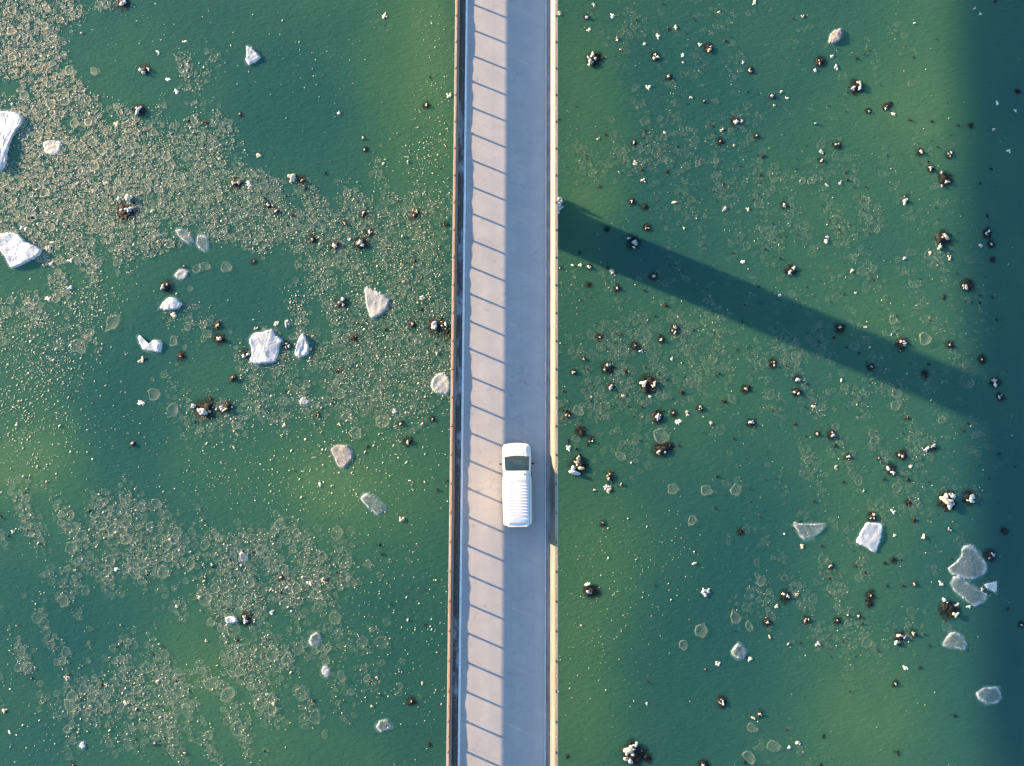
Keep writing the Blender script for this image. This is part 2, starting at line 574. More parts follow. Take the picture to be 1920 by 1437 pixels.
# piers
pc = W(1047, 391, 0)
PIER_Y = pc[1]
PX0, PX1 = W(893, 391, 0)[0], 2.98
for k, yy in enumerate((PIER_Y, PIER_Y - 46.0, PIER_Y + 46.0)):
    m = MB()
    ring = []
    hw = 0.80
    for a in np.linspace(-90, 90, 9):
        ring.append((PX1 - .5 + .5 * math.cos(math.radians(a)), hw * math.sin(math.radians(a))))
    for a in np.linspace(90, 270, 9):
        ring.append((PX0 + .5 + .5 * math.cos(math.radians(a)), hw * math.sin(math.radians(a))))
    n = len(ring)
    zs = [-3.0, H - 1.6, H - 1.5, H - 1.052]
    sc = [1, 1, 1.06, 1.06]
    vs = [(x, yv * s_, z) for z, s_ in zip(zs, sc) for (x, yv) in ring]
    fs = [(i * n + j, i * n + (j + 1) % n, (i + 1) * n + (j + 1) % n, (i + 1) * n + j) for i in range(3) for j in range(n)]
    fs += [tuple(range(n - 1, -1, -1)), tuple(3 * n + j for j in range(n))]
    m.add(vs, fs)
    m.build('pier', M_CONC, bridge, (0, yy, 0))

# kerbs, cast in lengths, tops worn and uneven
def wob_l(y, x, z):
    if z < H + 0.03:
        return 0.0
    return 0.009 * math.sin(y * 1.31 + 0.6) + 0.012 * math.sin(y * 0.47 + 2.0) + 0.006 * math.sin(y * 3.7) + 0.005 * math.sin(y * 6.1 + 1)


def kerbs(x0, x1, z1, wob, mat=None):
    y = Y0
    while y < Y1 - 0.1:
        L = 6.25
        m = MB()
        m.strip([(x0, H - .004), (x1, H - .004), (x1, H + z1 - .02), (x1 - .025, H + z1), (x0 + .015, H + z1), (x0, H + z1 - .015)], y + .006, y + L - .006, 24, wob)
        m.build('kerb', mat or M_KERB, bridge)
        y += L


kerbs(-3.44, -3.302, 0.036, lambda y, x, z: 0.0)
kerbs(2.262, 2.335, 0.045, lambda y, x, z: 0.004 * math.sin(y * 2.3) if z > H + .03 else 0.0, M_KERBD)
m = MB()
m.strip([(-3.85, H), (-3.442, H), (-3.442, H + .022), (-3.62, H + .034), (-3.85, H + .014)], Y0, Y1, 120, lambda y, x, z: 0.008 * math.sin(y * 1.7 + x * 5) if z > H + .01 else 0)
m.build('gutter', M_GRIT, bridge)
for x0, x1, wv in ((-4.11, -3.853, True), (2.84, 3.07, False)):
    y = Y0
    while y < Y1 - .1:
        m = MB()
        m.strip([(x0, H - .002), (x1, H - .002), (x1, H + .17), (x1 - .02, H + .185), (x0 + .02, H + .185), (x0, H + .17)], y + .006, y + 6.244, 24, wob_l if wv else None)
        m.build('edge_beam', M_LEDGE, bridge)
        y += 6.25

# road sheet
m = MB()
nr = 40
vs, fs = [], []
for j in range(nr + 1):
    yy = Y0 + (Y1 - Y0) * j / nr
    for i, x in enumerate(np.linspace(-3.302, 2.252, 9)):
        vs.append((x, yy, H + .004 + .03 * (1 - (((x + .525) / 2.78) ** 2))))
for j in range(nr):
    for i in range(8):
        fs.append((j * 9 + i, j * 9 + i + 1, (j + 1) * 9 + i + 1, (j + 1) * 9 + i))
m.add(vs, fs)
ROAD_Z = H + .034
tag(m.build('road', M_ASPH, smooth=True), 'grey asphalt carriageway of the bridge, half in shadow', kind='structure')

# ------------------------------------------------------------------ guardrails
def guardrail(side, label):
    """side -1: left; +1: right.  Leaning corrugated panels on posts with a flat rusty cap behind"""
    g = empty('guardrail', (0, 0, H))
    tag(g, label, 'guardrail', 'guardrails along the bridge')
    if side < 0:
        xp, xc0, xc1 = XL_PAN, XL_CAP1, XL_CAP0
    else:
        xp, xc0, xc1 = XR_PAN, XR_CAP0, XR_CAP1
    # panel profile, foot (at xp) up to the cap (xc0)
    n = 13
    out = []
    dx, dz = xc0 - xp, (ZT - .01) - ZB
    L = math.hypot(dx, dz)
    nx, nz = -dz / L * side, abs(dx) / L
    for i in range(n):
        s = i / (n - 1)
        w = 0.014 * math.cos(s * 6 * math.pi)
        out.append((xp + dx * s + nx * w, ZB + dz * s + nz * w))
    back = [(x - nx * .008, z - nz * .008) for x, z in reversed(out)]
    seg = 2 * SP
    pm = MB(); pm.strip(out + back, -seg / 2 + .006, seg / 2 - .006)
    pmesh = pm.mesh('panel', M_PANEL)
    s0, s1 = sorted((xc0 + side * .004, xc1 - side * .036))
    cm = MB()
    cm.strip([(s0, ZT - .07), (s1, ZT - .07), (s1, ZT - .012), (s1 - .012, ZT), (s0 + .012, ZT), (s0, ZT - .012)], -seg / 2 + .005, seg / 2 - .005)
    cmesh = cm.mesh('cap', M_CAP if side < 0 else M_CAPD)
    l0, l1 = sorted((xc1 - side * .034, xc1))
    lm = MB(); lm.strip([(l0, ZT - .10), (l1, ZT - .10), (l1, ZT - .004), (l0, ZT - .004)], -seg / 2 + .004, seg / 2 - .004)
    lmesh = lm.mesh('lip', M_LIP)
    q0, q1 = sorted((xc0 - side * .02, xc0 + side * .09))
    po = MB()
    po.strip([(q0, .15), (q1, .15), (q1, ZT - .072), (q0, ZT - .072)], -.05, .05)
    po.box(q0 - .03, q1 + .02, -.09, .09, .178, .20)
    pomesh = po.mesh('post', M_POST)
    # bracket: upright web and a flat foot bolted on the cap over each post
    xm = xc0 + side * .03
    bm = MB()
    bm.box(min(xm, xm + side * .02), max(xm, xm + side * .02), -.085, .075, ZT - .01, ZT + .075)
    bm.box(min(xm + side * .021, xm + side * .115), max(xm + side * .021, xm + side * .115), -.085, -.05, ZT - .004, ZT + .045)
    bmesh_ = bm.mesh('bracket', M_BRACK)
    bo = MB(); bo.lathe([(ZT - .004, .028), (ZT + .022, .026), (ZT + .034, .012)], (xc1 - side * .06, 0, 0), 8, 'z')
    bomesh = bo.mesh('bolt', M_LIP)
    y = P0 - SP * 34
    k = 0
    while y < Y1 - 1:
        link('post', pomesh, g, (0, y, 0))
        link('bracket', bmesh_, g, (0, y, 0))
        if k % 2 == 0:
            yc = y + SP * 0.5
            link('panel', pmesh, g, (0, yc, 0))
            link('cap', cmesh, g, (0, yc, 0))
            link('lip', lmesh, g, (0, yc, 0))
        link('bolt', bomesh, g, (0, y + SP * .5, 0))
        y += SP
        k += 1
    return g


guardrail(-1, 'left guardrail of the bridge with a rusty orange cap strip')
guardrail(1, 'right guardrail of the bridge with cream sunlit panels')

# loose gravel lying in the left gutter
pts = []
vs, fs = [], []
N = 900
gy_ = rng.uniform(-30, 34, N)
gx_ = np.where(rng.random(N) < .82, rng.normal(-3.66, .09, N), rng.normal(2.47, .07, N))
gr_ = rng.uniform(.008, .03, N)
octa = np.array([(1, 0, 0), (-1, 0, 0), (0, 1, 0), (0, -1, 0), (0, 0, 1), (0, 0, -.6)], float)
of = np.array([(0, 2, 4), (2, 1, 4), (1, 3, 4), (3, 0, 4), (2, 0, 5), (1, 2, 5), (3, 1, 5), (0, 3, 5)])
V = octa[None] * gr_[:, None, None] * rng.uniform(.6, 1.3, (N, 6, 3)) + np.stack([gx_, gy_, np.where(gx_ < 0, H + .03, H + .004) + gr_ * .4], -1)[:, None]
Fc = (of[None] + (np.arange(N) * 6)[:, None, None]).reshape(-1, 3)
tag(link('gravel', np_mesh('gravel', V.reshape(-1, 3), Fc, M_LEDGE)), 'pale loose gravel strewn in the bridge gutters', kind='stuff')

# ------------------------------------------------------------------ van
vc = W(969.6, 908.5, ROAD_Z + 1.0)
VZ = ROAD_Z - 0.004
van = empty('van', (vc[0], vc[1], VZ), math.radians(1.25))
tag(van, 'white long wheelbase panel van driving alone on the bridge', 'van')
#        y     w     wr    z_top  z_mid
ST = [(2.66, .70, .58, .66, .52), (2.62, .83, .66, .78, .60), (2.52, .91, .74, .89, .68), (2.36, .945, .78, .965, .74), (2.1, .955, .80, 1.03, .80),
      (1.84, .96, .865, 1.10, .88), (1.62, .96, .855, 1.30, 1.00), (1.25, .96, .83, 1.62, 1.05), (.93, .96, .80, 1.885, 1.08), (.72, .96, .79, 1.935, 1.10),
      (.2, .965, .775, 1.965, 1.10), (-.8, .965, .775, 1.975, 1.10), (-1.8, .96, .77, 1.965, 1.10), (-2.35, .95, .76, 1.94, 1.10),
      (-2.56, .935, .75, 1.90, 1.08), (-2.65, .90, .73, 1.82, 1.02)]
half = lambda w, wr, zt, zm: [(w - .07, .26), (w - .01, .48), (w, (zm + .48) / 2), (w - .005, zm), ((w * .45 + wr * .55) + .03, zm + (zt - zm) * .62), (wr + .015, zt - .085), (wr - .03, zt - .028), (wr * .72, zt - .006), (wr * .36, zt + .008), (0, zt + .012)]
vs, fs = [], []
for (y, w, wr, zt, zm) in ST:
    h = half(w, wr, zt, zm)
    for (x, z) in h: vs.append((x, y, z))
    for (x, z) in reversed(h[:-1]): vs.append((-x, y, z))
nn = 19
for i in range(len(ST) - 1):
    for j in range(nn - 1):
        if i in (5, 6, 7) and 6 <= j <= 11:
            continue                    # windscreen opening
        fs.append((i * nn + j, (i + 1) * nn + j, (i + 1) * nn + j + 1, i * nn + j + 1))
fs.append(tuple(range(nn)))
fs.append(tuple((len(ST) - 1) * nn + j for j in range(nn - 1, -1, -1)))
fs += [(i * nn, i * nn + nn - 1, (i + 1) * nn + nn - 1, (i + 1) * nn) for i in range(len(ST) - 1)]
m = MB(); m.add(vs, fs)
m.build('body', M_VAN, van, smooth=True)
body = van.children[0]


def ztop(y):
    ys = [s[0] for s in ST][::-1]
    return float(np.interp(y, ys, [s[3] for s in ST][::-1]))


def wroof(y):
    ys = [s[0] for s in ST][::-1]
    return float(np.interp(y, ys, [s[2] for s in ST][::-1]))


def wside(y, z):
    """half width of the body at height z"""
    ys = [s[0] for s in ST][::-1]
    w, wr, zt, zm = (float(np.interp(y, ys, [s[k] for s in ST][::-1])) for k in (1, 2, 3, 4))
    h = half(w, wr, zt, zm)
    return float(np.interp(z, [p[1] for p in h[:7]], [p[0] for p in h[:7]]))


def panel(name, pts_fn, nu, nv, mat, thick=.006, parent=van):
    vs = [pts_fn(i / nu, j / nv) for j in range(nv + 1) for i in range(nu + 1)]
    fs = [(j * (nu + 1) + i, j * (nu + 1) + i + 1, (j + 1) * (nu + 1) + i + 1, (j + 1) * (nu + 1) + i) for j in range(nv) for i in range(nu)]
    m = MB(); m.add(vs, fs)
    return m.build(name, mat, parent, smooth=True)


# cab interior behind the windscreen
m = MB(); m.box(-.84, .84, .10, 1.80, .50, .56); m.build('cab_floor', M_TRIM, van)
m = MB(); m.add([(-.83, 1.80, .98), (.83, 1.80, .98), (.83, 1.22, 1.02), (-.83, 1.22, 1.02), (-.83, 1.15, .80), (.83, 1.15, .80), (.83, 1.80, .60), (-.83, 1.80, .60)],
          [(0, 3, 2, 1), (3, 4, 5, 2), (4, 7, 6, 5)]); m.build('dashboard', M_DASH, van)
for s in (-1, 1):
    m = MB(); m.bbox(s * .42 - .24, s * .42 + .24, .42, .92, .60, .92, .05); m.bbox(s * .42 - .24, s * .42 + .24, .28, .44, .80, 1.45, .05); m.bbox(s * .42 - .13, s * .42 + .13, .28, .38, 1.47, 1.65, .03)
    m.build('seat', M_CLOTH, van)
vs, fs = [], []
for k in range(24):
    a = 2 * math.pi * k / 24
    for q in range(6):
        b = 2 * math.pi * q / 6
        rr_ = .185 + .016 * math.cos(b)
        vs.append((-.42 + rr_ * math.cos(a), 1.08 + rr_ * math.sin(a) * .55 + .016 * math.sin(b) * .8, 1.08 + rr_ * math.sin(a) * .8 + .016 * math.sin(b) * .5))
for k in range(24):
    for q in range(6):
        fs.append((k * 6 + q, ((k + 1) % 24) * 6 + q, ((k + 1) % 24) * 6 + (q + 1) % 6, k * 6 + (q + 1) % 6))
m = MB(); m.add(vs, fs); m.build('steering_wheel', M_TRIM, van, smooth=True)
m = MB(); m.box(-.78, .78, -.02, .02, .56, 1.90); m.build('bulkhead', M_SEAM, van)
m = MB(); m.box(.10, .36, 1.38, 1.60, 1.012, 1.02); m.build('paper', M_PLATE, van)
m = MB(); m.bbox(-.10, .10, 1.12, 1.16, 1.60, 1.66, .01); m.build('rear_view_mirror', M_TRIM, van)
# windscreen, bonnet creases, cowl
def ws(u, v):
    x = -1 + 2 * u
    yb = 1.83 - .07 * x * x
    yt = .955 + .015 * (1 - x * x)
    y = yb + (yt - yb) * v
    hw = .842 + (.782 - .842) * v
    z = ztop(y) + .016 + .012 * (1 - x * x) - .030 * abs(x) ** 5
    return (x * hw, y, z)


wsc = panel('windscreen', ws, 10, 6, M_WIND)
panel('cowl', lambda u, v: ((-1 + 2 * u) * .84, 1.905 - .10 * (-1 + 2 * u) ** 2 - (.085) * v, ztop(1.905 - .10 * (-1 + 2 * u) ** 2 - .085 * v) + .02), 10, 2, M_TRIM)
for s in (-1, 1):
    m = MB()
    for (xa, ya, xb, yb) in ((s * .30 - .3, 1.80, s * .30 + .22, 1.64),):
        a, b = Vector((xa, ya, ztop(ya) + .046)), Vector((xb, yb, ztop(yb) + .046))
        d = (b - a).normalized(); nrm = Vector((-d.y, d.x, 0)) * .010
        m.add([a - nrm, b - nrm, b + nrm, a + nrm, a - nrm + Vector((0, 0, .012)), b - nrm + Vector((0, 0, .012)), b + nrm + Vector((0, 0, .012)), a + nrm + Vector((0, 0, .012))],
              [(3, 2, 1, 0), (4, 5, 6, 7), (0, 1, 5, 4), (1, 2, 6, 5), (2, 3, 7, 6), (3, 0, 4, 7)])
    m.build('wiper', M_TRIM, van)
m = MB()
for s in (-1, 1):
    for k in range(6):
        ya, yb = 1.95 + k * .085, 1.95 + (k + 1) * .085
        xa, xb = s * (.42 - k * .018), s * (.42 - (k + 1) * .018)
        m.add([(xa - .018, ya, ztop(ya) + .004), (xa + .018, ya, ztop(ya) + .004), (xb + .018, yb, ztop(yb) + .004), (xb - .018, yb, ztop(yb) + .004), (xa, ya, ztop(ya) + .022), (xb, yb, ztop(yb) + .022)],
              [(0, 4, 5, 3), (4, 1, 2, 5)])
m.build('bonnet_crease', M_VAN, van)
# seam between bonnet and bumper
vs, fs = [], []
for k in range(17):
    x = -.80 + 1.6 * k / 16
    y = 2.50 - .36 * abs(x / .8) ** 2.6
    z = ztop(y) - .10 * abs(x / .8) ** 4 + .012
    vs += [(x, y + .014, z), (x, y - .014, z + .004)]
    if k: fs.append((2 * k - 2, 2 * k, 2 * k + 1, 2 * k - 1))
m = MB(); m.add(vs, fs); m.build('bonnet_seam', M_SEAM, van)
# bumpers
vs, fs = [], []
for k in range(17):
    a = math.pi * k / 16
    x = .93 * math.cos(a)
    y = 2.32 + .40 * abs(math.sin(a)) ** .42
    xi, yi = x * .93, y - .12
    vs += [(x, y, .24), (x * 1.01, y + .012, .40), (x, y, .56), (xi, yi, .60), (xi, yi, .24)]
    if k:
        for q in range(4):
            fs.append(((k - 1) * 5 + q, (k - 1) * 5 + q + 1, k * 5 + q + 1, k * 5 + q))
m = MB(); m.add(vs, fs); m.build('front_bumper', M_VAN, van, smooth=True)
m = MB(); m.bbox(-.90, .90, -2.72, -2.55, .30, .56, .03); m.build('rear_bumper', M_TRIM, van)
m = MB(); m.box(-.26, .26, 2.725, 2.735, .36, .47); m.build('number_plate', M_PLATE, van)
m = MB(); m.bbox(-.45, .45, 2.60, 2.675, .58, .70, .02); m.build('grille', M_TRIM, van)
for s in (-1, 1):
    panel('headlight', lambda u, v: (s * (.60 + .25 * u), 2.64 - .22 * u * u - .10 * v, .64 + .11 * v + .012), 5, 3, M_LENS)
    m = MB(); m.bbox(*sorted((s * .80, s * .885)), -2.648, -2.50, .80, 1.55, .02); m.build('tail_light', M_RED, van)
    # dark corner trims seen from above at the tail
    m = MB(); m.bbox(*sorted((s * .765, s * .82)), -2.665, -2.57, 1.58, 1.78, .01); m.build('rear_corner_trim', M_TRIM, van)
    # rain gutter along the roof
    vs, fs = [], []
    for k in range(31):
        y = .88 - 3.42 * k / 30
        x0, x1 = wroof(y) - .012, wroof(y) + .020
        z = ztop(y) - .018
        vs += [(s * x0, y, z - .006), (s * x1, y, z - .045 + .02)]
        if k: fs.append((2 * k - 2, 2 * k - 1, 2 * k + 1, 2 * k) if s < 0 else (2 * k - 2, 2 * k, 2 * k + 1, 2 * k - 1))
    m = MB(); m.add(vs, fs); m.build('roof_gutter', M_SEAM, van)
    # side glass of the cab, door, handle, mirror
    f = lambda u, v, s=s: (s * (wside(1.38 - .92 * u - .35 * v * (1 - u), 1.10 + .34 * v) + .012), 1.38 - .92 * u - .35 * v * (1 - u), 1.10 + .34 * v)
    d = panel('door', lambda u, v: (s * (wside(1.58 - 1.12 * u, .42 + .66 * v) + .007), 1.58 - 1.12 * u, .42 + .66 * v), 4, 4, M_VAN)
    panel('door_window', f, 4, 3, M_GLASS, parent=d)
    m = MB(); m.bbox(*sorted((s * .955, s * 1.0)), .52, .70, .98, 1.02, .008); m.build('handle', M_TRIM, d)
    mi = MB()
    mi.bbox(*sorted((s * .93, s * 1.03)), 1.34, 1.40, 1.06, 1.11, .01)
    mi.bbox(*sorted((s * 1.01, s * 1.17)), 1.30, 1.42, 1.04, 1.30, .03)
    m = mi.build('mirror', M_TRIM, van)
    for yw in (1.62, -1.42):
        wh = MB(); wh.lathe([(-.10, .27), (-.11, .32), (-.09, .335), (.09, .335), (.11, .32), (.10, .27)], (s * .83, yw, .335), 24)
        w_ = wh.build('wheel', M_TYRE, van)
        ri = MB(); ri.lathe([(s * .085, .24), (s * .105, .22), (s * .095, .08), (s * .115, .06), (s * .115, .0)], (s * .83, yw, .335), 20)
        ri.build('rim', M_RIM, w_)
# roof ribs on either side of a smooth spine, and the cross seam ahead of them
for k in range(12):
    y = .02 - k * .195
    if k == 11: y = -2.20
    for s in (-1, 1):
        x0, x1 = (.09, .64) if k < 9 else (.16, .64)
        vs, fs = [], []
        for q in range(7):
            x = s * (x0 + (x1 - x0) * q / 6)
            hgt = .008 * (0.15 + math.sin(math.pi * min(max((q + .3) / 6.6, 0), 1)) ** .4)
            zz = ztop(y) + .010 - .014 * (abs(x) / .73) ** 2
            vs += [(x, y - .045, zz - .004), (x, y - .012, zz + hgt), (x, y + .012, zz + hgt), (x, y + .045, zz - .004)]
            if q:
                for r in range(3):
                    a = (4 * q - 4 + r, 4 * q - 3 + r, 4 * q + 1 + r, 4 * q + r)
                    fs.append(a if s < 0 else a[::-1])
        m = MB(); m.add(vs, fs); m.build('roof_rib', M_VAN, van, smooth=True)
m = MB()
for y in (.27, -2.42):
    z = ztop(y) + .016
    m.add([(-.66, y - .012, z - .012), (.66, y - .012, z - .012), (.66, y + .012, z - .012), (-.66, y + .012, z - .012), (-.3, y - .012, z), (.3, y - .012, z), (.3, y + .012, z), (-.3, y + .012, z)],
          [(0, 4, 7, 3), (4, 5, 6, 7), (5, 1, 2, 6)])
m.build('roof_seam', M_SEAM, van)
m = MB(); m.lathe([(0, .05), (.02, .045), (.035, .02), (.05, .012), (.16, .006)], (.50, .70, ztop(.70) - .004), 10, 'z'); m.build('aerial', M_TRIM, van)
m = MB(); m.bbox(-.62, .62, -2.70, -2.54, 1.845, 1.885, .012); m.build('roof_lip', M_VAN, van)
m = MB(); m.box(-.006, .006, -2.668, -2.655, .58, 1.76); m.build('rear_door_seam', M_SEAM, van)
m = MB(); m.bbox(-.80, .80, -2.50, 2.30, .20, .27, .01); m.build('underbody', M_TRIM, van)

# ------------------------------------------------------------------ labels that single things out
SHAPES = {
    'bar': {},
}
LAND = {}                            # landmark phrase -> photo pixel


def landmark(phrase, px, py):
    LAND[phrase] = (px, py)


ORD = ['nearest', 'second', 'third', 'fourth', 'fifth', 'sixth', 'seventh', 'eighth', 'ninth', 'tenth', 'eleventh', 'twelfth'] + ['number %d' % k for k in range(13, 90)]
PENDING = []                         # (object, look, px, py)


def relation(px, py):
    best = None
    for ph, (lx, ly) in LAND.items():
        d = math.hypot(px - lx, py - ly)
        if d > 4 and (best is None or d < best[0]):
            best = (d, ph, lx, ly)
    d, ph, lx, ly = best
    dx, dy = px - lx, py - ly
    if abs(dx) > 2.2 * abs(dy): w = 'right of' if dx > 0 else 'left of'
    elif abs(dy) > 2.2 * abs(dx): w = 'below' if dy > 0 else 'above'
    else: w = ('lower ' if dy > 0 else 'upper ') + ('right of' if dx > 0 else 'left of')
    return d, w, ph


def finish_labels():
    groups = {}
    for o, look, px, py in PENDING:
        d, w, ph = relation(px, py)
        groups.setdefault((look, w, ph), []).append((d, o))
    for (look, w, ph), L in groups.items():
        L.sort(key=lambda e: e[0])
        for k, (d, o) in enumerate(L):
            if len(L) == 1:
                o['label'] = '%s, %s %s' % (look, w, ph)
            else:
                o['label'] = '%s, %s %s %s' % (look, ORD[k], w, ph)


# ------------------------------------------------------------------ ice floes
FLOES = [
 ('large white ice floe cut by the left picture edge', 'the white edge floe', 'snow', .42, [(-8,209),(15,207),(33,212),(43,218),(41,232),(28,247),(19,263),(13,288),(11,308),(5,319),(-8,321)]),
 ('heart shaped white ice floe with a notched upper side', 'the heart shaped floe', 'snow', .40, [(-6,438),(25,436),(34,439),(44,448),(49,454),(60,458),(71,463),(79,470),(73,479),(58,488),(38,498),(24,503),(17,500),(10,483),(-6,462)]),
 ('small white triangular floe alone near the picture top', 'the white triangular floe', 'snow', .26, [(461,86),(470,88),(479,96),(489,108),(478,117),(466,122),(461,113),(463,100)]),
 ('flat grey floe like a pointed shield beside the bridge', 'the grey shield floe', 'grey', .16, [(683,542),(688,538),(701,544),(716,550),(731,562),(724,580),(711,592),(696,598),(689,580),(686,568)]),
 ('largest folded white floe with a rough crumbly right half', 'the folded white floe', 'snow', .36, [(467,640),(469,632),(477,624),(490,623),(502,619),(510,618),(517,628),(531,638),(524,645),(521,667),(515,680),(498,681),(493,682),(476,683),(467,678),(472,663),(471,653)]),
 ('narrow leaf shaped white floe right of the folded floe', 'the leaf shaped floe', 'snow', .34, [(566,625),(570,626),(574,636),(579,648),(577,664),(570,668),(561,671),(552,666),(556,648),(560,635)]),
 ('white dome shaped floe with black grit clumps around it', 'the dome shaped floe', 'snow', .26, [(298,578),(307,565),(317,557),(326,558),(343,570),(333,579),(311,582)]),
 ('white boot shaped floe with a thin upright arm', 'the boot shaped floe', 'snow', .24, [(258,631),(263,628),(269,638),(278,646),(288,637),(301,639),(304,646),(301,661),(283,659),(268,656),(261,643)]),
 ('pale glassy floe touching the left rail of the bridge', 'the floe at the left rail', 'grey', .22, [(808,716),(813,708),(820,700),(831,699),(841,706),(844,718),(843,733),(836,741),(818,737),(808,727)]),
 ('clear floe with a dirty grey middle below the slush', 'the dirty centred floe', 'dirty', .13, [(620,842),(632,834),(653,835),(662,848),(660,860),(643,880),(632,873),(627,858)]),
 ('clear brick shaped floe with a bent grey crack', 'the clear brick floe', 'clear', .13, [(675,935),(681,927),(688,925),(697,929),(708,936),(723,947),(722,955),(709,967),(698,957),(686,948)]),
 ('tiny pale floe shaped like a cut gem in the slush', 'the gem shaped floe', 'grey', .12, [(560,753),(568,744),(580,753),(575,759),(565,760)]),
 ('small pear shaped clear floe in the lower left', 'the pear shaped floe', 'clear', .12, [(448,1040),(453,1033),(461,1038),(465,1048),(453,1056)]),
 ('thin clear triangular floe with one bright white point', 'the thin clear triangle', 'clear', .09, [(704,1363),(712,1351),(726,1349),(734,1366),(714,1373)]),
 ('small oval pale floe in the lower left water', 'the pale oval floe', 'grey', .08, [(603,1256),(606,1249),(613,1249),(618,1257),(617,1268),(611,1271),(604,1264)]),
 ('clear lumpy floe with a white streak on its edge', 'the streaked clear floe', 'clear', .12, [(578,1203),(584,1192),(591,1186),(600,1187),(601,1203),(594,1211),(583,1212)]),
 ('tiny white floe alone near the bottom left corner', 'the tiny corner floe', 'snow', .10, [(148,1400),(152,1392),(157,1391),(160,1401),(154,1405)]),
 ('square pinkish plate of dirty ice in the tan slush', 'the pink ice plate', 'grey', .12, [(80,267),(93,262),(116,265),(110,288),(100,292),(85,288)]),
 ('clear fan shaped floe with a curved lower side', 'the fan shaped floe', 'clear', .12, [(1489,978),(1494,982),(1520,983),(1547,981),(1548,986),(1540,997),(1525,1008),(1508,1012),(1499,1006),(1495,994),(1488,988)]),
 ('white square cut floe tapering to a lower point', 'the square cut floe', 'snow', .20, [(1625,979),(1656,983),(1653,1006),(1642,1038),(1625,1027),(1604,1017),(1615,998)]),
 ('biggest blue grey floe of the shaded right side', 'the big blue floe', 'clear', .16, [(1777,1066),(1791,1056),(1803,1043),(1803,1030),(1810,1023),(1823,1022),(1833,1033),(1849,1056),(1851,1068),(1845,1077),(1823,1087),(1810,1086),(1785,1077)]),
 ('long slanting clear floe under the big blue floe', 'the slanting clear floe', 'clear', .08, [(1782,1095),(1788,1081),(1798,1082),(1811,1091),(1826,1101),(1841,1110),(1851,1115),(1848,1126),(1828,1138),(1818,1131),(1801,1117),(1791,1110)]),
 ('small bluish triangle of ice beside the slanting floe', 'the small blue triangle', 'snow', .14, [(1846,1096),(1870,1091),(1868,1112),(1856,1106),(1847,1100)]),
 ('cloudy clear floe with a small peak on top', 'the peaked clear floe', 'clear', .12, [(1768,1205),(1781,1187),(1791,1185),(1806,1195),(1812,1207),(1809,1220),(1791,1215),(1768,1212)]),
 ('bluish half clear floe nearest the lower right corner', 'the lower right floe', 'clear', .12, [(1830,1300),(1843,1290),(1872,1288),(1878,1307),(1870,1319),(1851,1320),(1835,1312)]),
 ('clear floe with three white lumps on its rim', 'the lumpy rimmed floe', 'clear', .14, [(1371,1222),(1384,1205),(1400,1220),(1394,1236),(1383,1235),(1372,1227)]),
 ('speckled brown and white ice plate near the top right', 'the brown plate', 'dirty', .26, [(1553,80),(1557,65),(1564,57),(1576,53),(1579,64),(1575,75),(1562,82)]),
 ('oval clear ice plate with a crumbled middle', 'the crumbled oval plate', 'clear', .10, [(329,432),(337,429),(350,433),(360,444),(364,453),(356,458),(345,453),(335,443)]),
 ('smooth oval ice plate with a white rim', 'the rimmed oval plate', 'clear', .10, [(370,444),(376,440),(384,441),(391,450),(391,466),(383,472),(374,467),(368,457)]),
 ('greyish round plate with a red brown bit above', 'the round grey plate', 'grey', .10, [(327,516),(334,507),(344,504),(353,509),(349,520),(340,525),(330,522)]),
 ('pale ice blade lying in the lower left water', 'the pale ice blade', 'snow', .22, [(421,1159),(429,1156),(441,1158),(446,1165),(438,1169),(425,1170)]),
]
for lab, ph, kind, hh, pl in FLOES:
    landmark(ph, sum(p[0] for p in pl) / len(pl), sum(p[1] for p in pl) / len(pl))
landmark('the van', 969, 908)
landmark('the pier shadow', 1400, 560)
landmark('the pier end', 1047, 384)
landmark('the top left corner', 0, 0)
landmark('the bottom left corner', 0, 1437)
landmark('the top right corner', 1920, 0)
landmark('the bottom right corner', 1920, 1437)
landmark('the bridge top end', 950, 0)
landmark('the bridge bottom end', 940, 1437)


def wobble(n, amp, seed):
    r = np.random.default_rng(seed)
    a = np.linspace(0, 2 * np.pi, n, endpoint=False)
    return sum(r.normal(0, amp / k ** .8) * np.cos(k * a + r.uniform(0, 6.28)) for k in range(2, 9))


def fbm(p, seed, base=1.0, octs=4):
    """cheap smooth value noise from random plane waves, p (n,3)"""
    r = np.random.default_rng(seed)
    s = np.zeros(len(p))
    for o in range(octs):
        for k in range(4):
            d = r.normal(0, 1, 3); d /= np.linalg.norm(d)
            s += np.sin(p @ d * base * 2 ** o * 2.2 + r.uniform(0, 6.28)) * .5 ** o / 2.6
    return s


def resample(pl, n, seed, jit):
    p = np.array(pl, float)
    q = np.vstack([p, p[:1]])
    seg = np.hypot(*np.diff(q, axis=0).T)
    s = np.concatenate([[0], np.cumsum(seg)])
    t = np.linspace(0, s[-1], n, endpoint=False)
    o = np.stack([np.interp(t, s, q[:, 0]), np.interp(t, s, q[:, 1])], -1)
    r = np.random.default_rng(seed)
    o = (np.roll(o, 1, 0) + 2 * o + np.roll(o, -1, 0)) / 4
    return o + r.normal(0, jit, o.shape)


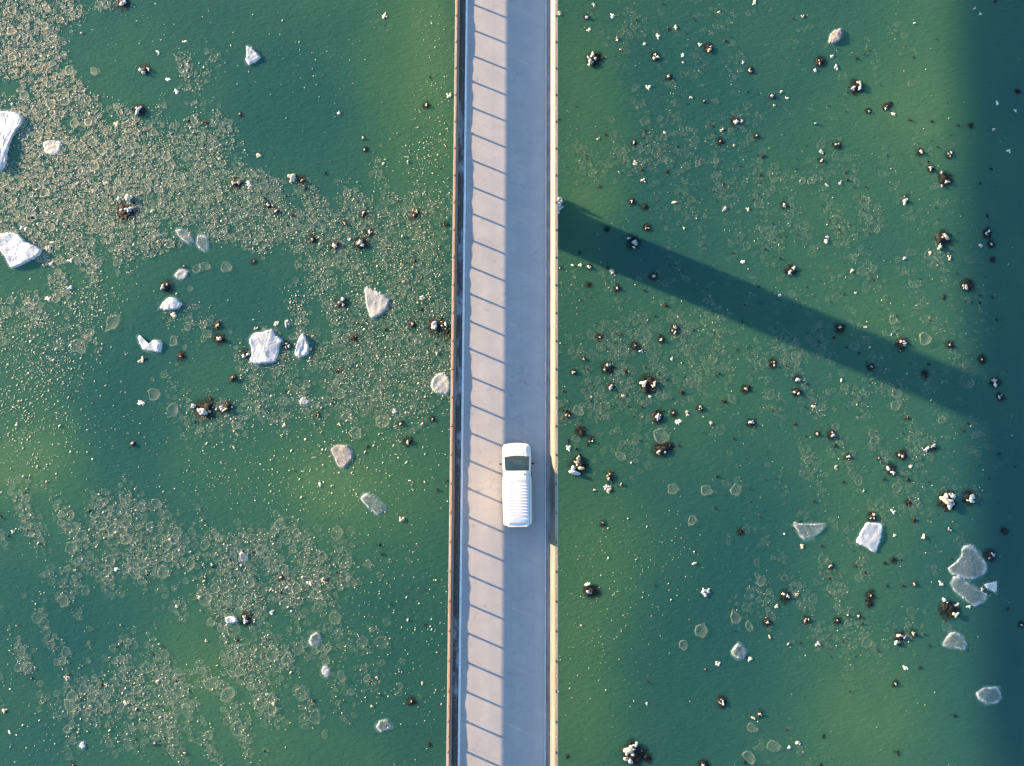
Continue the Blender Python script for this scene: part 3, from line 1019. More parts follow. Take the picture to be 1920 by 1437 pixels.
def floe_mesh(name, pl, hh, mat, seed):
    hh = hh * .36 + .02
    n = int(max(28, min(80, len(pl) * 6)))
    o2 = resample(pl, n, seed, .45)
    w = np.array([W(x, y, hh * .5) for x, y in o2])[:, :2]
    c = w.mean(0)
    rel = w - c
    size = np.hypot(*rel.T).mean()
    bev = min(.30, .12 / max(size, .05))
    rings = [(1.0 + .03, -.18, 0), (1.0, .012, 1), (1 - bev * .35, hh * .72, 1), (1 - bev, hh, .8), (1 - bev - .12, hh * 1.0, .25), (.66, hh, .0), (.45, hh, 0), (.24, hh, 0), (.08, hh, 0)]
    V, R = [], []
    for s, z, rm in rings:
        q = c + rel * s
        p3 = np.concatenate([q, np.full((n, 1), z)], 1)
        if z > .03:
            p3[:, 2] += hh * .30 * fbm(p3 / max(size, .4), seed, 1.3, 3) + hh * .12 * fbm(p3, seed + 1, 3.0, 3)
            p3[:, 2] = np.maximum(p3[:, 2], hh * .35)
        V.append(p3); R.append(np.full(n, rm))
    V = np.concatenate(V); R = np.concatenate(R)
    fs = []
    for i in range(len(rings) - 1):
        for j in range(n):
            k = (j + 1) % n
            fs.append((i * n + j, i * n + k, (i + 1) * n + k, (i + 1) * n + j))
    b = (len(rings) - 1) * n
    V = np.vstack([V, [[c[0], c[1], hh]]]); R = np.append(R, 0)
    fs += [(b + j, b + (j + 1) % n, len(V) - 1) for j in range(n)]
    V = V - np.array([c[0], c[1], 0])
    me = bpy.data.meshes.new(name)
    me.from_pydata([tuple(p) for p in V], [], fs)
    # outline given clockwise in the photo: make the normals face outwards
    me.materials.append(mat)
    me.update()
    if sum(p.normal.z for p in me.polygons) < 0:
        me.flip_normals()
    a = me.attributes.new('rim', 'FLOAT', 'POINT')
    a.data.foreach_set('value', R.astype(np.float32))
    return me, c


FM = {'snow': M_SNOW, 'grey': M_GREY, 'dirty': M_DIRTY, 'clear': M_CLEAR}
for k, (lab, ph, kind, hh, pl) in enumerate(FLOES):
    me, c = floe_mesh('ice_floe', pl, hh, FM[kind], 100 + k)
    fo = tag(link('ice_floe', me, None, (c[0], c[1], 0)), lab, 'ice floe', 'ice floes')
    # pale foot of the floe seen through the water
    nf = 48
    w0 = np.array([W(x, y, .0) for x, y in resample(pl, nf, 300 + k, .3)])[:, :2] - c
    rr_ = np.hypot(*w0.T)[:, None]
    off = (.10 + .10 * (1 + wobble(nf, .6, 700 + k)))[:, None]
    Vf = np.concatenate([np.concatenate([w0 * q + w0 / rr_ * off * e, np.full((nf, 1), .008 + .003 * (1 - e))], 1) for q, e in ((.94, 0), (1.0, 0), (1.0, .5), (1.0, 1.0))])
    Ff = np.array([t3 for l in range(3) for q in range(nf) for t3 in ((l * nf + q, l * nf + (q + 1) % nf, (l + 1) * nf + (q + 1) % nf), (l * nf + q, (l + 1) * nf + (q + 1) % nf, (l + 1) * nf + q))])
    link('sunken_foot', np_mesh('sunken_foot', Vf, Ff, M_SUNK, {'rim': np.repeat([1.0, 1.0, .55, 0.0], nf)}), fo)

# ------------------------------------------------------------------ lumps
def ico(sub):
    import bmesh
    bm = bmesh.new()
    bmesh.ops.create_icosphere(bm, subdivisions=sub, radius=1.0)
    v = np.array([x.co[:] for x in bm.verts]); f = np.array([[q.index for q in p.verts] for p in bm.faces])
    bm.free()
    return v, f


ICO = {1: ico(1), 2: ico(2), 3: ico(3)}


def lump(c, rx, ry, rz, ang, seed, sub=2, rough=.28, shard=0.0):
    v, f = ICO[sub]
    d = 1 + rough * fbm(v, seed, 1.2, 3)
    if shard:
        r = np.random.default_rng(seed + 5)
        for _ in range(5):
            n = r.normal(0, 1, 3); n /= np.linalg.norm(n)
            k = v @ n
            d = np.where(k > .62, d * (.62 / np.maximum(k, .01)) ** .8, d)
    p = v * d[:, None] * np.array([rx, ry, rz])
    ca, sa = math.cos(ang), math.sin(ang)
    return np.stack([p[:, 0] * ca - p[:, 1] * sa, p[:, 0] * sa + p[:, 1] * ca, p[:, 2]], -1) + np.array(c), f


def lumps_mesh(name, parts, mat, smooth=False):
    V, Fc, o = [], [], 0
    for v, f in parts:
        V.append(v); Fc.append(f + o); o += len(v)
    return np_mesh(name, np.concatenate(V), np.concatenate(Fc), mat, None, smooth)

# x, y, radius in photo pixels, kind, white caps
#  d black grit clump   b brown silt clump   k bare black   w white chunk   t tan slush lump   p pale crumbly slush
CLUMPS = """
230,6,13,d,1 153,62,5,w,1 272,131,11,d,3 352,122,5,w,1 262,206,12,d,1 385,230,7,b,1 450,215,6,b,1 346,78,6,p,1 297,98,6,p,1 315,150,6,p,1
331,171,6,p,1 220,233,7,t,1 443,345,11,d,2 470,347,9,w,2 412,298,5,t,1 200,346,8,t,2 143,345,7,t,1 635,213,6,w,1 799,198,7,d,1 843,180,7,t,1
721,30,8,t,2 549,332,11,w,1 567,338,9,d,1 609,325,4,k,0 681,259,5,d,1 685,281,6,d,1 719,307,5,t,1 806,145,4,k,0 486,291,7,t,1 236,396,19,d,3
223,373,7,w,1 44,430,8,w,2 92,466,9,t,3 312,538,12,d,2 326,592,9,t,2 407,612,11,b,1 412,636,11,d,1 340,668,9,d,1 266,676,10,t,2 460,664,9,d,2
437,710,10,b,1 153,648,4,k,0 345,500,5,b,1 97,494,7,p,1 131,489,7,p,1 130,540,7,w,1 91,561,6,p,1 97,455,5,p,1 504,386,7,d,1 519,396,7,d,1
548,404,6,b,0 683,403,8,d,2 646,418,6,d,1 585,449,8,d,1 628,462,10,d,1 656,449,5,w,1 677,457,13,d,2 692,436,9,d,1 778,401,13,b,3 836,420,8,b,0
476,491,6,d,1 756,528,7,b,1 642,568,11,d,3 792,561,8,w,1 792,581,5,b,0 773,607,10,b,1 814,612,15,d,1 831,608,9,d,2 840,625,11,k,0 663,633,12,b,0
670,606,5,b,1 635,694,7,b,1 802,659,4,w,1 776,489,6,b,0 538,648,8,d,3 583,656,6,t,2 536,607,8,w,1 518,607,7,p,3 480,617,5,w,1 249,832,7,b,1
384,767,20,d,3 424,764,12,d,2 381,1060,4,w,1 398,1060,5,d,1 318,1012,5,w,1 24,998,6,t,1 2,970,5,b,1 265,757,9,p,2 220,1067,6,p,1 741,772,8,w,2
751,794,6,d,1 811,786,6,d,1 764,829,9,d,1 688,839,5,k,0 753,974,6,w,1 595,779,7,b,2 533,798,5,t,1 637,797,5,t,1 821,919,4,k,0 712,1022,5,k,0
717,1039,4,k,0 632,1073,5,k,0 474,1038,4,k,0 838,901,5,k,0 600,909,5,p,1 373,1120,6,t,1 331,1137,4,p,1 403,1152,3,b,0 462,1160,11,d,2 66,1254,5,t,1
59,1272,5,d,1 125,1271,5,t,1 199,1284,5,p,1 296,1277,5,t,1 237,1319,6,t,1 256,1330,5,d,1 8,1333,6,t,1 291,1394,5,d,1 346,1411,5,b,1 137,1434,5,b,1
443,1201,5,b,1 19,1374,5,p,1 288,1227,3,k,0 387,1201,4,t,1 528,1083,7,d,1 608,1088,9,t,2 579,1094,7,p,2 510,1148,6,w,2 771,1315,8,d,1 805,1396,5,k,0
707,1270,4,t,1 698,1324,4,w,1 792,1282,5,t,1 795,1172,4,b,0 500,1302,5,t,1 589,1314,4,b,0
1113,9,6,w,2 1050,25,6,w,2 1100,33,6,d,1 1148,30,8,p,3 1104,55,6,p,2 1158,74,6,w,2 1163,94,5,w,1 1208,83,5,p,1 1233,68,7,p,3 1269,51,7,w,2
1253,54,5,b,0 1114,111,15,d,5 1229,106,9,d,3 1254,145,7,d,1 1313,85,6,p,1 1328,90,10,d,2 1280,104,6,p,2 1281,118,4,w,1 1407,132,7,d,2 1393,117,4,w,1
1506,31,5,w,1 1413,5,7,w,2 1348,23,5,t,1 1320,191,5,d,1 1296,182,5,w,2 1401,173,4,k,0 1448,181,6,d,1 1466,173,5,w,2 1475,185,5,p,1 1451,198,4,w,1
1378,227,9,d,2 1391,228,5,w,1 1350,266,8,d,1 1354,244,5,w,2 1336,237,4,k,0 1418,256,6,d,1 1189,269,6,d,1 1247,248,5,w,2 1191,306,8,w,3 1206,337,7,w,2
1252,323,6,b,0 1135,254,5,b,0 1121,261,5,t,1 1124,351,5,b,0 1210,247,4,k,0 1431,292,6,b,0 1376,273,4,w,1 1047,225,4,k,0 1215,164,8,p,3
1538,116,11,d,2 1530,132,5,w,1 1570,126,7,w,2 1559,106,4,w,1 1605,110,5,b,0 1606,164,14,d,3 1713,108,4,k,0 1714,44,4,w,1 1628,209,6,d,1 1660,201,7,d,2
1668,197,6,k,0 1674,215,6,w,2 1705,226,5,b,0 1747,227,4,b,0 1529,232,5,d,1 1571,273,8,d,2 1540,287,7,w,2 1539,301,6,d,2 1725,286,8,d,2 1745,317,8,d,1
1780,290,8,d,4 1772,336,14,d,4 1796,236,4,k,0 1820,236,6,k,0 1863,243,5,w,2 1758,276,4,k,0 1868,194,6,p,2 1908,172,6,k,0 1903,208,5,p,1 1891,283,6,p,1
1838,345,4,k,0 1858,317,5,k,0 1575,343,6,w,2 1551,347,5,t,1 1828,16,4,w,1 1838,26,4,w,1 1866,3,5,k,0 1185,379,7,d,1 1208,389,7,k,0 1213,427,8,d,2
1188,455,13,d,4 1138,430,6,k,0 1265,380,6,t,1 1283,429,4,w,1 1357,391,7,w,2 1403,393,6,t,2 1470,385,7,d,1 1150,510,7,w,2 1225,519,8,d,1 1105,501,6,d,1
1089,498,5,w,1 1074,498,4,w,1 1050,503,5,d,1 1103,534,6,k,0 1158,541,7,d,1 1088,474,5,k,0 1267,499,3,k,0 1482,507,11,d,3 1462,555,5,w,2 1265,619,10,d,3
1240,637,7,d,1 1124,632,8,d,1 1191,649,9,d,1 1202,659,5,w,1 1448,682,9,d,2 1495,711,8,d,1 1094,673,6,b,1 1139,690,12,d,2 1076,698,6,d,1 1215,720,17,d,3
1250,712,4,b,0 1173,697,6,b,0 1393,491,5,p,1 1248,573,6,b,0 1300,619,4,b,0 1260,673,5,t,1 1697,378,8,w,1 1549,449,9,w,2 1769,449,15,d,2 1851,438,10,d,2
1858,458,8,d,1 1838,461,5,w,1 1852,406,5,k,0 1781,484,6,t,1 1744,476,5,t,1 1697,485,5,w,2 1597,509,5,w,1 1637,524,5,b,0 1814,535,12,d,1 1861,487,6,k,0
1769,558,6,b,0 1575,616,10,d,1 1690,645,12,d,2 1781,647,8,d,1 1841,674,9,d,1 1633,689,8,d,1 1734,702,8,k,0 1741,683,4,k,0 1866,718,10,d,2 1578,713,5,w,1
1823,567,4,k,0 1837,567,4,k,0 1861,558,4,k,0 1588,651,4,k,0 1604,549,4,w,1 1622,614,5,t,1 1143,725,8,d,2 1170,741,6,w,2 1219,744,4,w,1 1064,776,10,b,2
1089,809,11,k,0 1108,825,7,d,2 1235,782,11,d,1 1263,775,7,d,1 1272,791,8,p,3 1290,775,6,t,2 1312,766,7,d,3 1204,763,4,k,0 1398,730,9,d,1 1494,735,9,d,2
1357,753,5,b,0 1409,793,9,d,1 1334,794,5,t,1 1490,795,5,k,0 1240,843,15,d,2 1256,838,8,k,0 1273,836,4,k,0 1084,874,16,d,4 1143,894,11,b,3 1140,917,11,w,3
1115,919,5,t,1 1164,909,5,b,1 1130,982,6,d,2 1340,954,4,k,0 1388,997,7,k,0 1303,1058,6,w,2 1376,823,4,b,0 1065,828,5,b,0 1280,735,7,b,0 1066,841,6,p,1
1526,761,6,t,2 1533,814,6,d,1 1559,816,9,d,2 1590,856,7,d,1 1568,877,6,w,2 1647,859,5,b,1 1690,853,10,d,2 1700,783,6,b,1 1738,843,7,w,2 1749,840,7,d,2
1707,874,5,w,2 1670,880,11,d,2 1659,899,5,b,0 1703,899,6,b,0 1581,904,4,b,0 1775,939,17,d,3 1817,934,13,d,2 1635,970,9,d,3 1675,961,6,p,1 1703,943,7,k,0
1733,1007,7,w,1 1781,992,5,d,2 1713,976,7,b,0 1883,996,7,k,0 1856,1041,11,d,2 1675,1051,6,k,0 1658,1056,5,k,0 1688,1051,4,k,0 1558,1062,6,d,2 1604,1060,5,b,0
1504,1025,5,t,1 1678,1004,4,t,1 1876,745,8,d,2 1813,793,4,k,0 1806,808,5,b,0 1620,920,4,w,1 1873,852,5,k,0 1842,1104,5,w,1 1848,1114,3,w,1
1109,1109,13,d,2 1323,1110,11,w,3 1471,1119,11,d,2 1494,1116,5,t,2 1438,1167,8,d,1 1512,1163,8,d,3 1443,1193,5,w,1 1322,1255,4,d,1 1346,1244,6,p,2 1353,1316,10,d,6
1425,1339,8,b,1 1412,1346,5,t,1 1186,1413,19,d,4 1213,1420,9,k,0 1319,1433,9,d,1 1395,1430,5,k,0 1213,1320,4,t,1 1063,1419,5,k,0 1215,1279,3,k,0 1407,1236,6,p,1
1456,1138,5,t,1 1229,1098,3,k,0 1498,1393,7,w,2 1480,1402,5,w,1 1632,1116,9,d,1 1630,1131,8,k,0 1664,1098,5,k,0 1693,1099,5,k,0 1715,1096,7,b,1 1763,1096,7,w,2
1779,1144,17,d,3 1793,1136,6,p,2 1610,1156,7,b,1 1590,1153,4,d,1 1570,1164,7,d,1 1534,1210,7,w,2 1687,1196,11,d,3 1712,1188,7,d,1 1697,1252,7,p,4 1724,1252,5,k,0
1678,1282,6,d,1 1789,1341,5,k,0 1543,1381,5,k,0 1682,1412,6,b,0 1743,1212,4,b,0 1815,1138,5,p,1 1915,1171,6,d,1 1890,1143,5,k,0 1537,1433,5,b,0
"""
NUM = {0: 'bare', 1: 'one', 2: 'two', 3: 'three', 4: 'four', 5: 'five', 6: 'six'}
KINDS = {'d': ('dirty_ice_clump', 'ice clump', 'dark grit laden ice clumps'), 'b': ('silt_clump', 'silt clump', 'brown silt clumps'), 'k': ('grit_clump', 'grit clump', 'bare black grit clumps'),
         'w': ('ice_chunk', 'ice chunk', 'small white ice chunks'), 't': ('slush_lump', 'slush lump', 'tan slush lumps'), 'p': ('slush_crumb', 'slush crumb', 'pale crumbly slush pieces')}
clumps = []
for tok in CLUMPS.split():
    a = tok.split(',')
    clumps.append((float(a[0]), float(a[1]), float(a[2]), a[3], int(a[4])))
for (x, y, r, kd, n) in clumps:
    if r >= 15 and kd == 'd':
        pass
CAPS = {(236, 396): [(4,-26,7),(7,-4,6),(-8,-2,3)], (1775, 939): [(-2,0,9),(4,9,7),(10,-8,5)], (1817, 934): [(2,3,6),(5,-2,5)], (1186, 1413): [(-5,-6,8),(6,-16,5),(-12,9,4),(-4,13,5)],
        (1084, 874): [(0,-14,4),(-3,-6,4),(-8,12,8),(4,4,5)], (1606, 164): [(-6,1,5),(6,-6,5),(5,3,4)], (1772, 336): [(-7,-12,3),(5,6,5),(0,-2,2),(-8,14,2)], (1769, 449): [(4,-4,6),(-8,15,5)],
        (1814, 535): [(-4,4,5)], (1109, 1109): [(-7,-12,4),(-5,1,4)], (1114, 111): [(-11,-2,4),(-8,5,5),(-2,-9,5),(-9,11,4),(2,0,3)], (384, 767): [(1,5,9),(-21,-6,4),(-11,2,3)],
        (1779, 1144): [(-9,-18,4),(12,8,5),(-3,-14,2)], (1687, 1196): [(0,-4,5),(-6,8,5),(8,-1,3)], (1215, 720): [(-8,-1,6),(12,0,4),(9,4,3)], (1482, 507): [(0,2,4),(6,-4,3),(-2,6,3)],
        (1188, 455): [(-9,-8,3),(2,-1,4),(0,9,3),(4,4,3)], (677, 457): [(-2,-1,6),(3,4,3)], (272, 131): [(-7,2,5),(8,0,3),(-2,6,3)], (443, 345): [(-5,0,4),(4,-2,3)], (262, 206): [(-1,1,7)]}
BIGS = [('the three capped clump', 1606, 164), ('the shaded two capped clump', 1769, 449), ('the wide capped clump', 1775, 939),
        ('the clump by the rail', 1084, 874), ('the wide black clump', 1215, 720), ('the long black clump', 1240, 843),
        ('the bottom edge clump', 1186, 1413), ('the double black clump', 384, 767), ('the large slush clump', 236, 396), ('the five capped clump', 1114, 111)]
BIGS = [(p, x, y) for p, x, y in BIGS]
for p, x, y in BIGS:
    landmark(p, x, y)


def sizeword(r):
    return 'big' if r >= 13 else 'medium' if r >= 8 else 'small' if r >= 5.5 else 'tiny'


for k, (x, y, r, kd, n) in enumerate(clumps):
    rs = np.random.default_rng(4000 + k)
    c = W(x, y, 0.0)
    R = r * MPP * (.92 if kd in 'dbk' else .78)
    nm, cat, grp = KINDS[kd]
    root = empty(nm, (c[0], c[1], 0), 0)
    ang = rs.uniform(0, math.pi)
    el = rs.uniform(.5, 1.0)
    caps = []
    big = r >= 12
    if kd in 'dbk':
        parts = []
        flat = min(.05 + .12 * R, .13)
        m_ = 3 + int(r * .35)
        for q in range(m_):
            a = rs.uniform(0, 6.28); d = R * rs.uniform(.05, .58); s = R * rs.uniform(.34, .62)
            ux_, uy_ = d * 1.15 * math.cos(a), d * el * .8 * math.sin(a)
            parts.append(lump((ux_ * math.cos(ang) - uy_ * math.sin(ang), ux_ * math.sin(ang) + uy_ * math.cos(ang), -.02), s, s * rs.uniform(.55, .95), flat * rs.uniform(.6, 1.1), rs.uniform(0, 3.1), 10 * k + q, 2, .40))
        for q in range(int(4 + r * .9)):
            a = rs.uniform(0, 6.28); d = R * rs.uniform(.55, 1.35); s = R * rs.uniform(.06, .22)
            parts.append(lump((d * math.cos(a), d * math.sin(a), 0), s, s * rs.uniform(.5, 1), min(s * .5, .05), a, 10 * k + q + 1, 1, .35))
        link('grit', lumps_mesh('grit', parts, M_BROWN if kd == 'b' else M_BLACK), root)
        root.children[0]['kind'] = 'stuff'
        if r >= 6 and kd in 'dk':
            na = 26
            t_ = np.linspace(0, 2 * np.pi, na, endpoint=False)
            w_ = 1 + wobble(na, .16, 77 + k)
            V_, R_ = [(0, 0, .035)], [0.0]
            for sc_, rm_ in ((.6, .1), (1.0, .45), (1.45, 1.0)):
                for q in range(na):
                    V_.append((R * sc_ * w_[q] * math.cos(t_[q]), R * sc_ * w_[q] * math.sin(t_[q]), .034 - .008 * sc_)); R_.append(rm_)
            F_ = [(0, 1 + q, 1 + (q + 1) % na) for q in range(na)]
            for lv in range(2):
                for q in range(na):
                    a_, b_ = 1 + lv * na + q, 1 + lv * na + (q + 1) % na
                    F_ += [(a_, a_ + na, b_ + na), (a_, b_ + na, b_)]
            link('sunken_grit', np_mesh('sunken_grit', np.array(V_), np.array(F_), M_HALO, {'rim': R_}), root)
        for dx_, dy_, r_ in CAPS.get((int(x), int(y)), ()):
            caps.append((math.atan2(-dy_, dx_), math.hypot(dx_, dy_) * MPP, r_ * MPP * .95))
        for q in range(0 if caps else n):
            f = {1: .36, 2: .29, 3: .25, 4: .21, 5: .19, 6: .16}[n] * (1.0 if kd == 'd' else .8)
            a = rs.uniform(0, 6.28) if q == 0 else caps[-1][0] + rs.uniform(1.2, 2.4)
            d = R * (.12 if n == 1 else rs.uniform(.34, .62))
            caps.append((a, d, max(.045, R * f * rs.uniform(.5, 1.5))))
    else:
        for q in range(n):
            a = rs.uniform(0, 6.28) if q == 0 else caps[-1][0] + rs.uniform(1.4, 2.6)
            d = 0 if n == 1 else R * rs.uniform(.35, .6)
            caps.append((a, d, R * ({1: .78, 2: .56, 3: .46, 4: .38}[n]) * rs.uniform(.85, 1.15)))
        if kd in 'wt' and rs.random() < .75:
            g_ = [lump((R * rs.uniform(-.3, .9), R * rs.uniform(-.5, .5), -.02), R * .5, R * .4, .06, ang, 10 * k + 7, 2, .35)]
            link('grit', lumps_mesh('grit', g_, M_BROWN if kd == 't' else M_BLACK), root)
    for q, (a, d, s) in enumerate(caps):
        if kd == 'b':
            mt, h = M_TAN, .4
        elif kd == 't':
            mt, h = M_TAN, .3
        elif kd == 'p':
            mt, h = M_CRUST, .25
        else:
            mt, h = (M_SNOW, M_SNOW, M_GREY, M_GREY, M_CRUST, M_TAN)[rs.integers(0, 6)], .45
        z0 = min(.05 + .08 * R, .11) if kd in 'dbk' else .01
        parts = [lump((d * math.cos(a), d * math.sin(a), z0), s * rs.uniform(.9, 1.45), s * rs.uniform(.45, .95), s * h * rs.uniform(.6, 1.1), rs.uniform(0, 3.1), 10 * k + q + 300, 3 if s > .25 else 2, .26, 1.0)]
        for e in range(rs.integers(2, 5)):
            b2 = rs.uniform(0, 6.28); s2 = s * rs.uniform(.22, .75)
            parts.append(lump((d * math.cos(a) + s * .95 * math.cos(b2), d * math.sin(a) + s * .95 * math.sin(b2), z0 * .8), s2, s2 * .8, s2 * h, b2, 10 * k + e + 500, 2, .3, 1.0))
        link('white_cap' if kd in 'dw' else 'crust', lumps_mesh('cap', parts, mt, False), root)
    sw = sizeword(r)
    look = {'d': '%s black clump with %s white cap%s' % (sw, NUM[n], '' if n == 1 else 's'),
            'b': '%s brown silt clump' % sw if n == 0 else '%s brown silt clump with pale crust' % sw,
            'k': '%s bare black grit clump' % sw,
            'w': '%s white ice chunk' % sw if n == 1 else '%s white ice chunk of %s lumps' % (sw, NUM[n]),
            't': '%s tan slush lump' % sw, 'p': '%s pale crumbly slush piece' % sw}[kd]
    tag(root, None, cat, grp)
    PENDING.append((root, look, x, y))

# blue white ice stranded on the shaded end of the pier
parts = []
for k, (x, y, r) in enumerate([(1040, 372, 7), (1041, 384, 8), (1040, 395, 6), (1048, 374, 6), (1050, 384, 6), (1048, 392, 6), (1045, 399, 4), (1053, 378, 3), (1053, 389, 3)]):
    c = W(x, y, .2)
    parts.append(lump((c[0], c[1], .15), r * MPP, r * MPP * .9, .35, 0, 9000 + k, 2, .3, 1.0))
tag(link('pier_ice', lumps_mesh('pier_ice', parts, M_SNOW)), 'bluish lump of ice stuck to the shaded end of the bridge pier', 'ice lump')

# ------------------------------------------------------------------ slush: pancakes and crumbs
SLUSH = [(110, 210, 200, 130, 35, 1.0), (300, 320, 230, 80, 10, 1.0), (60, 390, 150, 110, 0, 1.0), (200, 450, 170, 70, 0, .85), (520, 400, 180, 75, 5, .85), (720, 450, 140, 90, 0, .8),
         (630, 640, 170, 130, 0, .75), (440, 760, 110, 70, 0, .75), (760, 640, 90, 150, 0, .8), (700, 760, 120, 60, 0, .7), (360, 140, 90, 60, 0, .6), (420, 240, 90, 60, 20, .7),
         (60, 50, 90, 70, 0, .9), (160, 15, 100, 30, 0, .6), (10, 600, 90, 55, 0, .6), (100, 570, 90, 50, 0, .6), (140, 640, 70, 40, 0, .4), (430, 600, 60, 80, 0, .6), (330, 620, 50, 80, 0, .5), (480, 500, 60, 60, 0, .5),
         (225, 980, 125, 70, 10, .75), (40, 960, 70, 60, 0, .55), (220, 1080, 110, 60, 0, .5), (550, 1070, 115, 80, 0, .65), (430, 1150, 90, 120, 0, .65), (480, 1270, 90, 70, 0, .55), (200, 1290, 150, 75, 10, .6),
         (270, 1240, 60, 50, 0, .6), (260, 1345, 110, 60, 0, .5), (350, 1290, 60, 40, 0, .45), (40, 1200, 60, 60, 0, .35), (660, 1220, 80, 70, 0, .22), (420, 1410, 90, 40, 0, .5), (560, 1350, 60, 60, 0, .15), (720, 1300, 60, 60, 0, .12),
         (650, 190, 40, 60, 0, .12), (690, 230, 60, 40, 0, .2), (740, 30, 60, 40, 0, .18), (700, 290, 80, 60, 0, .35), (820, 60, 20, 60, 0, .3), (820, 480, 40, 200, 0, .5),
         (1500, 300, 420, 260, 0, .16), (1400, 760, 360, 200, 0, .16), (1600, 1100, 280, 160, 0, .14), (300, 1180, 320, 240, 0, .22), (600, 1150, 230, 220, 0, .15), (500, 560, 360, 260, 0, .14), (1150, 50, 60, 50, 0, .2), (1310, 100, 180, 110, 0, .38), (1250, 290, 170, 80, 0, .34), (1200, 600, 160, 150, 0, .42), (1350, 700, 230, 110, 0, .45), (1140, 760, 110, 110, 0, .5),
         (1570, 420, 190, 120, 0, .40), (1400, 410, 120, 60, 0, .3), (1650, 800, 220, 160, 0, .32), (1720, 980, 170, 110, 0, .22), (1470, 1120, 110, 60, 0, .3), (1460, 1400, 110, 50, 0, .3),
         (1630, 1190, 130, 60, 0, .28), (1790, 520, 130, 220, 0, .28), (1640, 100, 80, 80, 0, .22), (1500, 40, 120, 40, 0, .2), (1560, 1260, 80, 40, 0, .1), (1120, 310, 70, 40, 0, .25), (1440, 1000, 60, 60, 0, .1), (1540, 1080, 80, 60, 0, .2),
         (205, 95, 85, 62, 0, -1.2), (250, 150, 55, 50, 0, -1.0), (560, 250, 120, 95, 0, -1.2), (460, 555, 75, 65, 0, -1.1), (15, 520, 70, 28, -10, -1.0), (20, 165, 40, 18, 0, -.7), (25, 110, 40, 16, 0, -.6), (420, 485, 85, 30, 5, -.8), (300, 500, 45, 28, 0, -.7),
         (270, 640, 60, 45, 0, -.8), (118, 237, 17, 14, 0, -1.2), (215, 275, 40, 16, 30, -.8), (185, 270, 12, 30, 10, -.7), (330, 155, 30, 20, 0, -.3), (400, 690, 60, 45, 0, -.7), (60, 690, 80, 50, 0, -.3), (370, 1200, 45, 55, 0, -.6), (250, 1120, 60, 60, 0, -.35), (660, 460, 30, 20, 0, -.3), (310, 420, 40, 14, 0, -.4), (430, 165, 40, 60, 0, -.5)]


def density(px, py):
    d = blobs(px, py, SLUSH)
    q = np.stack([px * .02, py * .02, np.zeros_like(px)], -1)
    d = d + (.34 * fbm(q, 77, 1.0, 3) + .46 * fbm(q * 2.3, 78, 1.0, 3)) * np.clip(d * 2.0, 0, 1)
    return np.clip(d, 0, 1.2)


def on_bridge(px):
    return (px > 875) & (px < 1020)


def coverage(px, py):
    """how thick and dry the ice is: most towards the upper left"""
    c = .20 + .68 * np.exp(-((px + 20) / 360) ** 2 - ((py - 190) / 340) ** 2) + .10 * np.exp(-((px - 420) / 420) ** 2 - ((py - 480) / 330) ** 2)
    return np.where(px > 940, .18, np.where(py > 860, np.maximum(c, .30), c))


def sample(n, keep):
    out = []
    got = 0
    while got < n:
        px = rng.uniform(-40, 1960, 40000); py = rng.uniform(-40, 1480, 40000)
        k = keep(px, py) > rng.random(40000)
        out.append(np.stack([px[k], py[k]], -1)); got += k.sum()
    return np.concatenate(out)[:n]


def wpix(P):
    d = np.stack([(P[:, 0] - PW / 2) / FPX, (PH / 2 - P[:, 1]) / FPX, -np.ones(len(P))], -1) @ RM.T
    t = -CAM[2] / d[:, 2]
    return CAM[:2] + d[:, :2] * t[:, None]


NP_ = 19000
P = sample(NP_, lambda x, y: np.where(on_bridge(x), 0, np.clip(density(x, y) - .08, 0, 1) ** 1.7))
Rp = np.exp(rng.normal(math.log(3.3), .46, NP_))
Rp = np.clip(Rp, 1.6, 11)
Rp = np.where(P[:, 0] > 1040, Rp * 1.0, Rp)
Rp = np.where((P[:, 0] < 880) & (P[:, 1] > 860), Rp * 1.3, Rp)
# rings and plates that stand out in the photograph
HAND = [(1299, 976, 10), (1411, 1365, 11), (1451, 1400, 13), (1085, 770, 12), (718, 792, 15), (651, 782, 12), (668, 813, 14), (1240, 818, 16), (1381, 919, 12), (1343, 302, 8), (1308, 307, 8), (1505, 340, 8), (1522, 340, 9),
        (212, 606, 18), (370, 505, 12), (386, 500, 12), (425, 502, 13), (320, 458, 10), (382, 610, 10), (326, 640, 11), (168, 625, 11), (148, 650, 16), (20, 565, 9), (58, 575, 8), (180, 135, 10), (113, 37, 10), (23, 133, 6), (176, 134, 9),
        (660, 1090, 12), (606, 1044, 10), (690, 1058, 9), (1735, 636, 14), (1325, 920, 12), (1262, 917, 12), (1315, 1183, 14), (1380, 1157, 14), (1282, 1210, 10), (1405, 1175, 10), (1405, 1420, 14), (1820, 720, 9), (1645, 432, 7), (1675, 600, 10), (205, 960, 12), (295, 945, 12), (232, 943, 10), (1165, 855, 12), (290, 740, 13), (325, 770, 16), (480, 765, 14)]
P[:len(HAND)] = [(a, b) for a, b, c_ in HAND]
Rp[:len(HAND)] = [c_ for a, b, c_ in HAND]
